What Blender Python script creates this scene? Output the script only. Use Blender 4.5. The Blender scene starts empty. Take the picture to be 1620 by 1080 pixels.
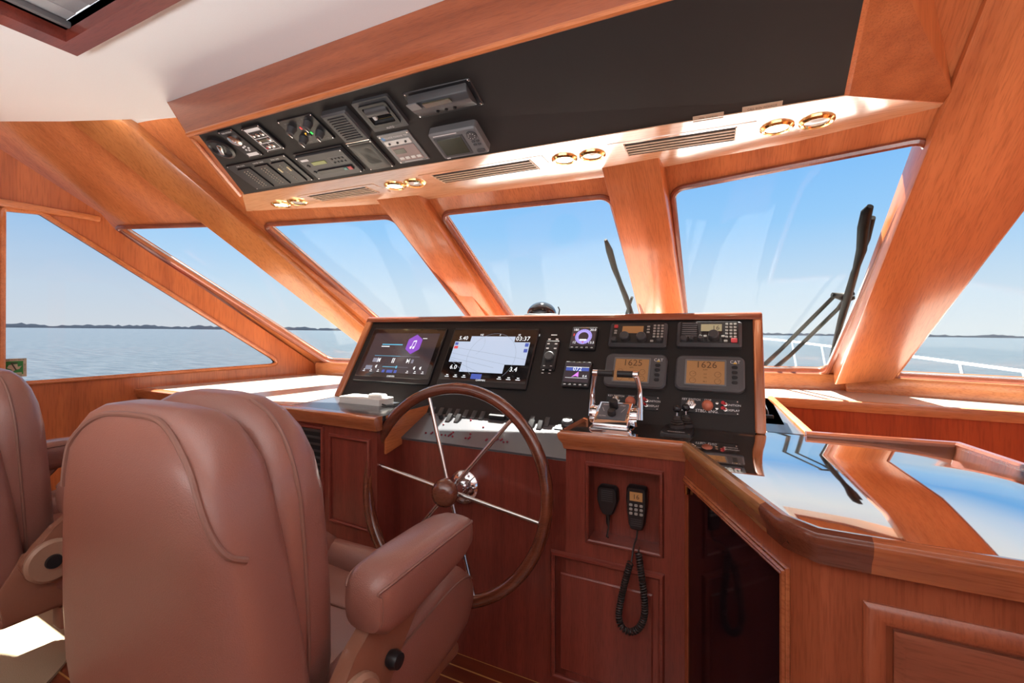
import bpy, bmesh, math, random
from mathutils import Vector, Matrix
random.seed(7)
SC = bpy.context.scene
COL = SC.collection
PI = math.pi

# ------------------------------------------------------------------ camera
E = 1.30                                   # eye height above the wheelhouse floor
FPX = 722.0
YAW = math.atan(350.0 / 722.0)
SN, CS = math.sin(YAW), math.cos(YAW)
cam_d = bpy.data.cameras.new('camera')
cam = bpy.data.objects.new('camera', cam_d)
COL.objects.link(cam)
cam.location = (0, 0, E)
cam.rotation_euler = (PI / 2, 0, YAW)
cam_d.sensor_width = 36.0
cam_d.lens = FPX / 1620 * 36
cam_d.shift_y = -21.0 / 1620
cam_d.clip_start = 0.02
cam_d.clip_end = 60000
SC.camera = cam

# ------------------------------------------------------------------ world, sun, exposure
SC.view_settings.view_transform = 'Standard'
SC.view_settings.look = 'None'
SC.view_settings.gamma = 1
SC.view_settings.use_curve_mapping = False
SC.view_settings.exposure = 0.5
world = bpy.data.worlds.new('sky')
SC.world = world
world.use_nodes = True
wn, wl = world.node_tree.nodes, world.node_tree.links
wn.clear()
w_out = wn.new('ShaderNodeOutputWorld')
w_bg = wn.new('ShaderNodeBackground')
w_tc = wn.new('ShaderNodeTexCoord')
w_sep = wn.new('ShaderNodeSeparateXYZ')
w_ramp = wn.new('ShaderNodeValToRGB')
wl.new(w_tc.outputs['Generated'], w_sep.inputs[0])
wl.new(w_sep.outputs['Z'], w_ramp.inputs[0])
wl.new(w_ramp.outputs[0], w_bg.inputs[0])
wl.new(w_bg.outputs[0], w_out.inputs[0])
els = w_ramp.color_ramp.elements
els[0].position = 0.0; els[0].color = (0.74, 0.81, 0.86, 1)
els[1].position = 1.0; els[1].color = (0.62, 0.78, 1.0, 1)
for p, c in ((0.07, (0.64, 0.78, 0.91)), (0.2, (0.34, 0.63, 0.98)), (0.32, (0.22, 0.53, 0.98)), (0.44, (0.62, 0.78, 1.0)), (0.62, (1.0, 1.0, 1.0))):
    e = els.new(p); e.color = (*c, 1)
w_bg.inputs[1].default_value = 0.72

SUN_DIR = Vector((-0.2, 0.58, 1.0)).normalized()      # towards the sun
sun_d = bpy.data.lights.new('sun', 'SUN')
sun_d.energy = 26.0
sun_d.angle = math.radians(0.6)
sun_d.color = (1.0, 0.95, 0.86)
sun = bpy.data.objects.new('sun', sun_d)
COL.objects.link(sun)
sun.rotation_euler = SUN_DIR.to_track_quat('Z', 'Y').to_euler()
sun.location = SUN_DIR * 30

def area(name, loc, target, size, sizey, energy, color):
    d = bpy.data.lights.new(name, 'AREA'); d.shape = 'RECTANGLE'
    d.size = size; d.size_y = sizey; d.energy = energy; d.color = color
    o = bpy.data.objects.new(name, d); COL.objects.link(o); o.location = loc
    o.rotation_euler = (Vector(loc) - Vector(target)).to_track_quat('Z', 'Y').to_euler()
    return o
# added fill lamps behind the camera, without fixtures: downward, up at the ceiling, forward
area('cabin_fill', (-0.3, -1.6, 2.2), (-0.3, -1.4, 0), 2.6, 1.6, 4, (1.0, 0.93, 0.84))  # added fill from above, to brighten the cabin
area('ceiling_fill', (-0.4, -0.9, 0.95), (-0.4, -0.85, 2.6), 3.6, 0.5, 70, (0.95, 0.98, 1.0))  # added fill aimed up, to brighten the ceiling
area('aft_fill', (-0.3, -3.4, 1.4), (-0.6, 1.0, 1.3), 4.5, 2.0, 4, (1.0, 0.97, 0.93))  # added fill in place of saloon windows; the aft wall is closed

# ------------------------------------------------------------------ pixel -> ray -> point on a real plane
def ray(px, py):
    r, u = px - 810.0, 519.0 - py
    return Vector((-FPX * SN + r * CS, FPX * CS + r * SN, u))
EYE = Vector((0, 0, E))
def P(px, py, x=None, y=None, z=None):
    d = ray(px, py)
    t = x / d.x if x is not None else (y / d.y if y is not None else (z - E) / d.z)
    return EYE + d * t
def on_plane(px, py, o, n):
    d = ray(px, py)
    return EYE + d * ((Vector(o) - EYE).dot(n) / d.dot(n))

# ------------------------------------------------------------------ materials
MATS = {}
def mat(name, col=0, rough=0.5, metal=0.0, emit=None, estr=1.0, coat=0.0, spec=0.5, bump=0.0, bscale=200.0, crough=0.08):
    if name in MATS: return MATS[name]
    m = bpy.data.materials.new(name); m.use_nodes = True
    b = m.node_tree.nodes['Principled BSDF']
    b.inputs['Base Color'].default_value = (*col, 1)
    b.inputs['Roughness'].default_value = rough
    b.inputs['Metallic'].default_value = metal
    b.inputs['Specular IOR Level'].default_value = spec
    b.inputs['Coat Weight'].default_value = coat
    b.inputs['Coat Roughness'].default_value = crough
    if emit:
        b.inputs['Emission Color'].default_value = (*emit, 1)
        b.inputs['Emission Strength'].default_value = estr
    n, l = m.node_tree.nodes, m.node_tree.links
    # every material is procedural: a little noise in colour and relief
    tc = n.new('ShaderNodeTexCoord'); nz = n.new('ShaderNodeTexNoise')
    nz.inputs['Scale'].default_value = bscale; nz.inputs['Detail'].default_value = 4
    l.new(tc.outputs['Object'], nz.inputs['Vector'])
    mx = n.new('ShaderNodeMix'); mx.data_type = 'RGBA'; mx.blend_type = 'MULTIPLY'
    mx.inputs['Factor'].default_value = 0.12
    mx.inputs[6].default_value = (*col, 1)
    l.new(nz.outputs['Fac'], mx.inputs[7]); l.new(mx.outputs[2], b.inputs['Base Color'])
    if bump:
        bp = n.new('ShaderNodeBump'); bp.inputs['Strength'].default_value = bump; bp.inputs['Distance'].default_value = 0.002
        l.new(nz.outputs['Fac'], bp.inputs['Height']); l.new(bp.outputs[0], b.inputs['Normal'])
    MATS[name] = m
    return m

def wood(name, c1, c2, axis=(0, 0, 1), rough=0.3, coat=0.35, freq=16.0, crough=0.12, spec=0.5, cior=1.5):
    """Varnished wood with grain running along AXIS."""
    if name in MATS: return MATS[name]
    m = bpy.data.materials.new(name); m.use_nodes = True
    n, l = m.node_tree.nodes, m.node_tree.links
    b = n['Principled BSDF']
    tc = n.new('ShaderNodeTexCoord'); mp = n.new('ShaderNodeMapping')
    q = Vector(axis).normalized().rotation_difference(Vector((0, 0, 1)))
    mp.inputs['Rotation'].default_value = q.to_euler()
    sc = n.new('ShaderNodeVectorMath'); sc.operation = 'MULTIPLY'
    sc.inputs[1].default_value = (1, 1, 0.07)
    l.new(tc.outputs['Object'], mp.inputs['Vector']); l.new(mp.outputs[0], sc.inputs[0])
    n1 = n.new('ShaderNodeTexNoise'); n1.inputs['Scale'].default_value = freq; n1.inputs['Detail'].default_value = 5; n1.inputs['Distortion'].default_value = 0.4
    n2 = n.new('ShaderNodeTexNoise'); n2.inputs['Scale'].default_value = freq * 14; n2.inputs['Detail'].default_value = 3
    l.new(sc.outputs[0], n1.inputs['Vector']); l.new(sc.outputs[0], n2.inputs['Vector'])
    rp = n.new('ShaderNodeValToRGB')
    rp.color_ramp.elements[0].position = 0.3; rp.color_ramp.elements[0].color = (*c2, 1)
    rp.color_ramp.elements[1].position = 0.7; rp.color_ramp.elements[1].color = (*c1, 1)
    l.new(n1.outputs['Fac'], rp.inputs[0])
    rp2 = n.new('ShaderNodeValToRGB')
    rp2.color_ramp.elements[0].position = 0.33; rp2.color_ramp.elements[0].color = (0.62, 0.55, 0.5, 1)
    rp2.color_ramp.elements[1].position = 0.52; rp2.color_ramp.elements[1].color = (1, 1, 1, 1)
    l.new(n2.outputs['Fac'], rp2.inputs[0])
    mx = n.new('ShaderNodeMix'); mx.data_type = 'RGBA'; mx.blend_type = 'MULTIPLY'; mx.inputs['Factor'].default_value = 0.55
    l.new(rp.outputs[0], mx.inputs[6]); l.new(rp2.outputs[0], mx.inputs[7])
    l.new(mx.outputs[2], b.inputs['Base Color'])
    b.inputs['Roughness'].default_value = rough
    b.inputs['Specular IOR Level'].default_value = spec
    b.inputs['Coat Weight'].default_value = coat
    b.inputs['Coat IOR'].default_value = cior
    b.inputs['Coat Roughness'].default_value = crough
    MATS[name] = m
    return m

C1, C2 = (0.64, 0.215, 0.075), (0.47, 0.135, 0.043)
RAKE = (0, 1, -0.7)
W_UP = wood('cherry_vertical', C1, C2, (0, 0, 1))
W_X = wood('cherry_athwart', C1, C2, (1, 0, 0))
W_Y = wood('cherry_forward', C1, C2, (0, 1, 0))
W_RAKE = wood('cherry_raked', C1, C2, RAKE)
D1, D2 = (0.25, 0.05, 0.032), (0.165, 0.031, 0.021)
WD_UP = wood('mahogany_vertical', D1, D2, (0, 0, 1), freq=22)
WD_X = wood('mahogany_athwart', D1, D2, (1, 0, 0))
WD_Y = wood('mahogany_panel', D1, D2, (0, 1, 0), freq=22)
W_RIM = wood('mahogany_rim', (0.19, 0.05, 0.025), (0.1, 0.026, 0.013), (1, 0, 0.3), rough=0.15, coat=0.9, crough=0.04, freq=25)
W_TOP = wood('countertop_varnish', (0.40, 0.13, 0.045), (0.28, 0.08, 0.03), (1, 0.3, 0), rough=0.12, coat=1.0, crough=0.03, freq=14, spec=0.6, cior=8.0)
W_EDGE = wood('edge_walnut', (0.30, 0.12, 0.05), (0.17, 0.06, 0.03), (1, -1, 0), rough=0.2, coat=0.6)
def mirror_varnish(m):
    """High-gloss varnish: a clear mirror layer that grows towards grazing angles over the wood."""
    n, l = m.node_tree.nodes, m.node_tree.links
    b = n['Principled BSDF']; out = n['Material Output']
    b.inputs['Coat Weight'].default_value = 0.3; b.inputs['Coat IOR'].default_value = 1.5
    gl = n.new('ShaderNodeBsdfGlossy'); gl.inputs['Roughness'].default_value = 0.035
    lw = n.new('ShaderNodeLayerWeight'); lw.inputs['Blend'].default_value = 0.5
    rp = n.new('ShaderNodeValToRGB'); rp.color_ramp.interpolation = 'EASE'
    rp.color_ramp.elements[0].position = 0.1; rp.color_ramp.elements[0].color = (.06, .06, .06, 1)
    rp.color_ramp.elements[1].position = 0.62; rp.color_ramp.elements[1].color = (.97, .97, .97, 1)
    mx = n.new('ShaderNodeMixShader')
    l.new(lw.outputs['Facing'], rp.inputs[0]); l.new(rp.outputs[0], mx.inputs[0])
    l.new(b.outputs[0], mx.inputs[1]); l.new(gl.outputs[0], mx.inputs[2]); l.new(mx.outputs[0], out.inputs[0])
mirror_varnish(W_TOP)
M_RUBBER = mat('window_gasket', (0.03, 0.022, 0.02), 0.5)
M_WHITE = mat('ceiling_vinyl', (0.88, 0.88, 0.88), 0.75, bscale=600, bump=0.1)
M_BLACK = mat('black_leatherette', (0.018, 0.0155, 0.0148), 0.6, spec=.3, bscale=900, bump=0.25)
M_PLASTIC = mat('black_plastic', (0.014, 0.014, 0.016), 0.38)
M_PLASTIC2 = mat('charcoal_plastic', (0.055, 0.056, 0.06), 0.45)
M_GREY = mat('grey_plastic', (0.16, 0.16, 0.165), 0.45)
M_GLOSS = mat('glossy_black_glass', (0.008, 0.007, 0.008), 0.04, coat=0.5)
M_CHROME = mat('chrome', (0.86, 0.86, 0.88), 0.07, 1.0)
M_STEEL = mat('stainless_steel', (0.72, 0.70, 0.68), 0.2, 1.0)
M_GOLD = mat('polished_brass', (0.95, 0.68, 0.28), 0.14, 1.0)
M_LEATHER = mat('tan_leather', (0.275, 0.112, 0.082), 0.40, bscale=420, bump=0.35, coat=0.5, crough=0.25)
M_LEATHER2 = mat('tan_leather_piping', (0.24, 0.11, 0.08), 0.45, bscale=420)
M_TANPL = mat('tan_moulded_plastic', (0.26, 0.105, 0.062), 0.35)
M_WHITEPL = mat('white_plastic', (0.75, 0.74, 0.70), 0.4)
M_TEXT = mat('white_lettering', (0.8, 0.8, 0.8), 0.6)
M_DTEXT = mat('dark_lettering', (0.05, 0.03, 0.02), 0.6)
M_RED = mat('red_plastic', (0.5, 0.03, 0.04), 0.4)
M_REDDOT = mat('dark_red_lens', (0.22, 0.01, 0.03), 0.25)
M_SHELF = mat('beige_speckled_laminate', (0.58, 0.51, 0.44), 0.22, bscale=160, coat=0.5, crough=0.12)
M_SLATE = mat('slate_laminate', (0.05, 0.055, 0.065), 0.25, coat=0.3)
M_DARKGLASS = mat('smoked_glass', (0.008, 0.004, 0.007), 0.08, spec=0.35)
M_DECK = mat('white_gelcoat', (0.78, 0.78, 0.76), 0.5)
M_LCD = mat('amber_lcd', (0.30, 0.15, 0.055), 0.4, emit=(0.55, 0.26, 0.09), estr=0.12)
M_LCD2 = mat('grey_lcd', (0.30, 0.27, 0.16), 0.4, emit=(0.45, 0.40, 0.2), estr=0.12)
M_LCDOFF = mat('unlit_lcd', (0.05, 0.05, 0.03), 0.25)
M_SCREEN_W = mat('screen_chart_white', (0.1, 0.1, 0.1), 0.2, emit=(0.55, 0.66, 0.86), estr=0.62)
M_SCREEN_D = mat('screen_dark', (0.02, 0.018, 0.022), 0.08, emit=(0.05, 0.035, 0.04), estr=0.6)
M_S_TXT = mat('screen_white', (0.1, 0.1, 0.1), 0.3, emit=(0.9, 0.92, 0.95), estr=0.9)
M_S_BLUE = mat('screen_blue', (0.02, 0.03, 0.08), 0.3, emit=(0.04, 0.07, 0.32), estr=0.9)
M_S_CYAN = mat('screen_cyan', (0.02, 0.05, 0.08), 0.3, emit=(0.08, 0.42, 0.62), estr=0.8)
M_S_PURP = mat('screen_purple', (0.05, 0.02, 0.08), 0.3, emit=(0.22, 0.06, 0.5), estr=0.8)
M_S_LILAC = mat('screen_lilac', (0.05, 0.02, 0.08), 0.3, emit=(0.36, 0.3, 0.72), estr=0.9)
M_S_MAG = mat('screen_magenta', (0.05, 0.02, 0.08), 0.3, emit=(0.65, 0.2, 0.75), estr=0.9)
M_S_GREY = mat('screen_grey', (0.05, 0.05, 0.06), 0.3, emit=(0.18, 0.19, 0.25), estr=0.8)
M_S_RED = mat('screen_red', (0.1, 0.02, 0.02), 0.3, emit=(0.7, 0.05, 0.05), estr=0.8)
M_YEL = mat('yellow_mark', (0.75, 0.5, 0.05), 0.5)

def glass_mat(name, tint, refl=0.06):
    m = bpy.data.materials.new(name); m.use_nodes = True
    n, l = m.node_tree.nodes, m.node_tree.links
    n.clear()
    out = n.new('ShaderNodeOutputMaterial'); mix = n.new('ShaderNodeMixShader')
    tr = n.new('ShaderNodeBsdfTransparent'); gl = n.new('ShaderNodeBsdfGlossy')
    tr.inputs[0].default_value = (*tint, 1)
    gl.inputs['Roughness'].default_value = 0.01
    # Schlick reflection from the angle between the view and the pane, the same from both faces
    ge = n.new('ShaderNodeNewGeometry'); dt = n.new('ShaderNodeVectorMath'); dt.operation = 'DOT_PRODUCT'
    l.new(ge.outputs['Normal'], dt.inputs[0]); l.new(ge.outputs['Incoming'], dt.inputs[1])
    def mth(op, a, b=None):
        k = n.new('ShaderNodeMath'); k.operation = op
        for i, x in enumerate((a, b)):
            if x is None: continue
            if isinstance(x, (int, float)): k.inputs[i].default_value = x
            else: l.new(x, k.inputs[i])
        return k.outputs[0]
    fac = mth('ADD', mth('MULTIPLY', mth('POWER', mth('SUBTRACT', 1.0, mth('ABSOLUTE', dt.outputs['Value'])), 5), 0.28), 0.008)
    l.new(fac, mix.inputs[0]); l.new(tr.outputs[0], mix.inputs[1]); l.new(gl.outputs[0], mix.inputs[2])
    l.new(mix.outputs[0], out.inputs[0])
    return m
M_GLASS = glass_mat('clear_window_glass', (0.97, 0.985, 0.985))
M_GLASS_T = glass_mat('tinted_window_glass', (0.92, 0.915, 0.925))

# ------------------------------------------------------------------ mesh builder
def ident(x, y, z): return Vector((x, y, z))
def rrect(w, h, r, seg=4, cx=0, cy=0):
    r = min(r, w / 2 - 1e-5, h / 2 - 1e-5)
    pts = []
    for (sx, sy, a0) in ((1, 1, 0), (-1, 1, 90), (-1, -1, 180), (1, -1, 270)):
        ox, oy = cx + sx * (w / 2 - r), cy + sy * (h / 2 - r)
        for k in range(seg + 1):
            a = math.radians(a0 + 90 * k / seg)
            pts.append((ox + r * math.cos(a), oy + r * math.sin(a)))
    return pts
def rpoly(pts, r, seg=6):
    """Rounded polygon (2D); r: one radius or a list."""
    out = []; n = len(pts)
    for i in range(n):
        p0, p, p1 = (Vector(pts[(i - 1) % n]), Vector(pts[i]), Vector(pts[(i + 1) % n]))
        ri = r[i] if isinstance(r, (list, tuple)) else r
        d0, d1 = (p0 - p).normalized(), (p1 - p).normalized()
        ang = d0.angle(d1)
        if ri <= 0 or ang > 3.1: out.append(tuple(p)); continue
        t = min(ri / math.tan(ang / 2), (p0 - p).length * .49, (p1 - p).length * .49)
        a, b = p + d0 * t, p + d1 * t
        for k in range(seg + 1):
            s = k / seg
            out.append(tuple(a * (1 - s) ** 2 + p * 2 * s * (1 - s) + b * s ** 2))
    return out
def resample(loop, step):
    out = []; n = len(loop)
    for i in range(n):
        a, b = Vector(loop[i]), Vector(loop[(i + 1) % n])
        k = max(1, int((b - a).length / step))
        for j in range(k): out.append(tuple(a.lerp(b, j / k)))
    return out

class MB:
    def __init__(s): s.bm = bmesh.new()
    def v(s, p): return s.bm.verts.new(p)
    def face(s, vs):
        try: return s.bm.faces.new(vs)
        except ValueError: return None
    def poly(s, pts): return s.face([s.v(p) for p in pts])
    def box(s, c, sz, bevel=0.0, seg=2, M=None):
        m = Matrix.Translation(Vector(c)) @ Matrix.Diagonal((*sz, 1))
        if M: m = M @ m
        r = bmesh.ops.create_cube(s.bm, size=1.0, matrix=m)
        if bevel: s.bevel(r['verts'], bevel, seg)
        return s
    def bevel(s, verts, w, seg=2):
        vs = set(verts)
        ed = [e for e in s.bm.edges if e.verts[0] in vs and e.verts[1] in vs]
        bmesh.ops.bevel(s.bm, geom=ed, offset=w, segments=seg, affect='EDGES', profile=0.5, clamp_overlap=True)
    def prism(s, pts, vec, bevel=0.0, seg=2):
        """Planar polygon extruded along vec."""
        vec = Vector(vec)
        a = [s.v(Vector(p)) for p in pts]; b = [s.v(Vector(p) + vec) for p in pts]
        n = len(pts)
        s.face(a[::-1]); s.face(b)
        for i in range(n): s.face([a[i], a[(i + 1) % n], b[(i + 1) % n], b[i]])
        if bevel: s.bevel(a + b, bevel, seg)
        return s
    def hexa(s, q0, q1, bevel=0.0, seg=2):
        """Loft between two polygons with equal counts."""
        a = [s.v(Vector(p)) for p in q0]; b = [s.v(Vector(p)) for p in q1]
        n = len(a)
        s.face(a[::-1]); s.face(b)
        for i in range(n): s.face([a[i], a[(i + 1) % n], b[(i + 1) % n], b[i]])
        if bevel: s.bevel(a + b, bevel, seg)
        return s
    def rings(s, rs, cap=True, closed=True, cyc=False):
        vs = [[s.v(Vector(p)) for p in r] for r in rs]
        m = len(vs)
        for i in range(m if cyc else m - 1):
            A, B = vs[i], vs[(i + 1) % m]; n = len(A)
            for j in range(n if closed else n - 1):
                s.face([A[j], A[(j + 1) % n], B[(j + 1) % n], B[j]])
        if cap and not cyc and closed:
            s.face(vs[0][::-1]); s.face(vs[-1])
        return s
    def slab(s, w, h, z0, z1, cx=0, cy=0, r=.003, ch=.0012, seg=4, w2=None, h2=None):
        """Rounded plate in the local xy plane with a chamfered front (z1)."""
        f = lambda W, H, R, z: [(x, y, z) for x, y in rrect(W, H, R, seg, cx, cy)]
        rs = [f(w, h, r, z0), f(w if w2 is None else w, h, r, z1 - ch)]
        if w2: rs.append(f(w2, h2, r, z1))
        else: rs.append(f(w - 2 * ch, h - 2 * ch, max(r - ch, .0003), z1))
        return s.rings(rs)
    def lathe(s, prof, c=(0, 0), seg=20, M=None):
        rs = []
        for r, z in prof:
            ring = [Vector((c[0] + max(r, 1e-5) * math.cos(2 * PI * k / seg), c[1] + max(r, 1e-5) * math.sin(2 * PI * k / seg), z)) for k in range(seg)]
            if M: ring = [M @ p for p in ring]
            rs.append(ring)
        return s.rings(rs)
    def tube(s, pts, r, seg=10, cyc=False, cap=True):
        pts = [Vector(p) for p in pts]; n = len(pts)
        rs = []; up = None
        for i in range(n):
            a = pts[(i - 1) % n] if (cyc or i > 0) else pts[i]
            b = pts[(i + 1) % n] if (cyc or i < n - 1) else pts[i]
            t = (b - a).normalized()
            if up is None:
                up = t.orthogonal().normalized()
            up = (up - t * up.dot(t))
            if up.length < 1e-6: up = t.orthogonal()
            up.normalize()
            bi = t.cross(up)
            ri = r[i] if isinstance(r, (list, tuple)) else r
            rs.append([pts[i] + (up * math.cos(2 * PI * k / seg) + bi * math.sin(2 * PI * k / seg)) * ri for k in range(seg)])
        return s.rings(rs, cap=cap, cyc=cyc)
    def plate(s, outer, holes, z0, z1, f=ident):
        """2D polygon with holes, extruded z0..z1 and mapped through f(x, y, z)."""
        tmp = bmesh.new(); loops = []; eds = []
        for lp in [outer] + list(holes):
            vs = [tmp.verts.new((x, y, 0)) for x, y in lp]
            loops.append(vs)
            for i in range(len(vs)): eds.append(tmp.edges.new((vs[i], vs[(i + 1) % len(vs)])))
        bmesh.ops.triangle_fill(tmp, use_beauty=True, use_dissolve=False, edges=eds)
        tmp.verts.index_update()
        A = [s.v(f(v.co.x, v.co.y, z0)) for v in tmp.verts]
        B = [s.v(f(v.co.x, v.co.y, z1)) for v in tmp.verts] if z1 != z0 else None
        for fc in tmp.faces:
            ix = [v.index for v in fc.verts]
            s.face([A[i] for i in ix])
            if B: s.face([B[i] for i in reversed(ix)])
        if B:
            for vs in loops:
                ii = [v.index for v in vs]
                for k in range(len(ii)):
                    a, b = ii[k], ii[(k + 1) % len(ii)]
                    s.face([A[a], A[b], B[b], B[a]])
        tmp.free()
        return s
    def text(s, body, size, x, y, z, align='CENTER', M=None, extrude=0.0, sx=1.0):
        cu = bpy.data.curves.new('t', 'FONT'); cu.body = body; cu.size = size
        cu.align_x = align; cu.align_y = 'CENTER'; cu.extrude = extrude; cu.resolution_u = 2
        ob = bpy.data.objects.new('t', cu)
        me = bpy.data.meshes.new_from_object(ob)
        me.transform((M or Matrix()) @ Matrix.Translation((x, y, z)) @ Matrix.Diagonal((sx, 1, 1, 1)))
        s.bm.from_mesh(me)
        bpy.data.objects.remove(ob); bpy.data.curves.remove(cu); bpy.data.meshes.remove(me)
        return s
    def rect(s, x0, y0, x1, y1, z): s.poly([(x0, y0, z), (x1, y0, z), (x1, y1, z), (x0, y1, z)]); return s
    def line(s, p, q, w, z):
        p, q = Vector(p), Vector(q); d = (q - p)
        n = Vector((-d.y, d.x)).normalized() * w / 2
        s.poly([(*(p - n), z), (*(q - n), z), (*(q + n), z), (*(p + n), z)]); return s
    def build(s, name, m, parent=None, smooth=True, M=None, norm=True):
        bmesh.ops.remove_doubles(s.bm, verts=s.bm.verts, dist=1e-6)
        if norm: bmesh.ops.recalc_face_normals(s.bm, faces=s.bm.faces)
        me = bpy.data.meshes.new(name); s.bm.to_mesh(me); s.bm.free()
        if smooth:
            me.shade_smooth()
            try: me.set_sharp_from_angle(angle=math.radians(38))
            except Exception: pass
        me.materials.append(m)
        o = bpy.data.objects.new(name, me); COL.objects.link(o)
        if parent: o.parent = parent
        if M is not None: o.matrix_basis = M
        return o

def tag(o, label=None, cat=None, group=None, kind=None):
    if label: o['label'] = label
    if cat: o['category'] = cat
    if group: o['group'] = group
    if kind: o['kind'] = kind
    return o
def empty(name, loc=(0, 0, 0), M=None):
    o = bpy.data.objects.new(name, None); COL.objects.link(o)
    o.empty_display_size = 0.05
    if M is not None: o.matrix_basis = M
    else: o.location = loc
    return o
def struct(o): o['kind'] = 'structure'; return o

class Frame:
    def __init__(s, o, u, v):
        s.o = Vector(o); s.u = Vector(u).normalized()
        v = Vector(v); s.v = (v - s.u * v.dot(s.u)).normalized()
        s.n = s.u.cross(s.v)
    def mat(s, x=0, y=0, z=0):
        p = s.o + s.u * x + s.v * y + s.n * z
        return Matrix(((s.u.x, s.v.x, s.n.x, p.x), (s.u.y, s.v.y, s.n.y, p.y), (s.u.z, s.v.z, s.n.z, p.z), (0, 0, 0, 1)))
    def uv(s, px, py, z=0.0):
        p = on_plane(px, py, s.o + s.n * z, s.n) - s.o
        return p.dot(s.u), p.dot(s.v)
    def w(s, x, y, z=0.0): return s.o + s.u * x + s.v * y + s.n * z

def device(fr, quad, name, label, cat, group=None):
    """An Empty on a panel at the centre of a device seen at four corner pixels (TL, TR, BR, BL); returns it with width and height."""
    q = [fr.uv(*p) for p in quad]
    cx = sum(p[0] for p in q) / 4; cy = sum(p[1] for p in q) / 4
    w = (q[1][0] - q[0][0] + q[2][0] - q[3][0]) / 2
    h = (q[0][1] - q[3][1] + q[1][1] - q[2][1]) / 2
    e = empty(name, M=fr.mat(cx, cy))
    tag(e, label, cat, group)
    return e, w, h
# ================================================================== STRUCTURE
ZT, ZS = E + 0.60, E - 0.27                 # window heads, window sills
ZC = E + 0.993                              # ceiling
def V2(px, py, z): return P(px, py, z=z)

# ---- port wall with the side window
PW_O = Vector((-3.30, 0.90, 0)); PW_U = Vector((0.35, 1.75, 0)).normalized()
PWF = Frame(PW_O, PW_U, (0, 0, 1))          # n points to starboard (into the room)
hole_px = [(4, 331), (62, 335), (447, 574), (434, 580), (32, 608), (5, 600)]
w1 = [PWF.uv(*p) for p in [(4, 330), (64, 336), (448, 576), (3, 609)]]
w1h = rpoly(w1, [0.02, 0.03, 0.035, 0.07], 6)
mb = MB()
mb.plate([(-4, 0), (2.6, 0), (2.6, 0.93)] + [PWF.uv(*p) for p in ((508, 590), (500, 577), (182, 363), (160, 338), (-12, 228))] + [(-0.9, ZC), (-4, ZC)], [w1h], 0, -0.06, lambda x, y, z: PWF.w(x, y, z))
struct(mb.build('wall_port', wood('port_wall_wood', (0.55, 0.15, 0.045), (0.40, 0.1, 0.03), (0, 0, 1), freq=10)))
mb = MB(); mb.plate(w1h, [], -0.05, -0.056, lambda x, y, z: PWF.w(x, y, z))
win1 = struct(mb.build('window_1', M_GLASS_T))
mb = MB(); mb.tube([PWF.w(x, y, 0.004) for x, y in resample(w1h, .06)], 0.013, 8, cyc=True); mb.build('window_frame', W_X, win1)
mb = MB(); mb.tube([PWF.w(x, y, -0.045) for x, y in resample(w1h, .06)], 0.006, 6, cyc=True); mb.build('gasket', M_RUBBER, win1)
# moulding above the side window
mb = MB()
a, b = PWF.uv(-30, 316), PWF.uv(158, 347)
mb.prism([PWF.w(a[0], a[1] - .02, 0), PWF.w(a[0], a[1] + .02, 0), PWF.w(b[0], b[1] + .015, 0), PWF.w(b[0], b[1] - .015, 0)], PWF.n * 0.022, 0.006)
struct(mb.build('trim_1', W_Y))
# door jamb just inside the left edge of the picture
mb = MB(); a = PWF.uv(-6, 560)
mb.prism([PWF.w(a[0] - .1, 0, 0), PWF.w(a[0], 0, 0), PWF.w(a[0], ZC - .2, 0), PWF.w(a[0] - .1, ZC - .2, 0)], PWF.n * 0.03, 0.008)
struct(mb.build('trim_2', W_UP))

# ---- the windscreen: one bay per pane (TL, TR, BL, BR of the glass, from pixels onto head and sill height)
def XY(px, py, z): return P(px, py, z=z)
bays = {
    2: [P(180, 359, z=ZT), P(352, 354.5, z=ZT), P(519, 574, z=ZS), Vector((-2.14, 2.60, ZS))],
    3: [P(415, 355, z=ZT), P(622, 342, z=ZT), Vector((-2.01, 2.72, ZS)), Vector((-1.36, 2.74, ZS))],
    4: [P(697, 337, z=ZT), P(966, 309, z=ZT), Vector((-1.16, 2.90, ZS)), Vector((-0.43, 3.02, ZS))],
    5: [P(1063, 299, z=ZT), P(1477, 217, z=ZT), Vector((-0.235, 3.08, ZS)), P(1308, 592, z=ZS)],
    6: [Vector((0.90, 1.86, ZT)), Vector((1.62, 1.52, ZT)), P(1411, 598, z=ZS), P(1640, 611, z=ZS)],
}
def bay_fn(q, th=1.0):
    tl, tr, bl, br = q
    n = (tr - tl).cross(bl - tl)
    n = (n + (br - bl).cross(br - tr)).normalized()
    if n.y > 0: n = -n                                   # towards the cabin
    def f(s, t, d):
        return (tl * (1 - s) + tr * s) * (1 - t) + (bl * (1 - s) + br * s) * t + n * d
    return f, n
BAY = {}
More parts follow.
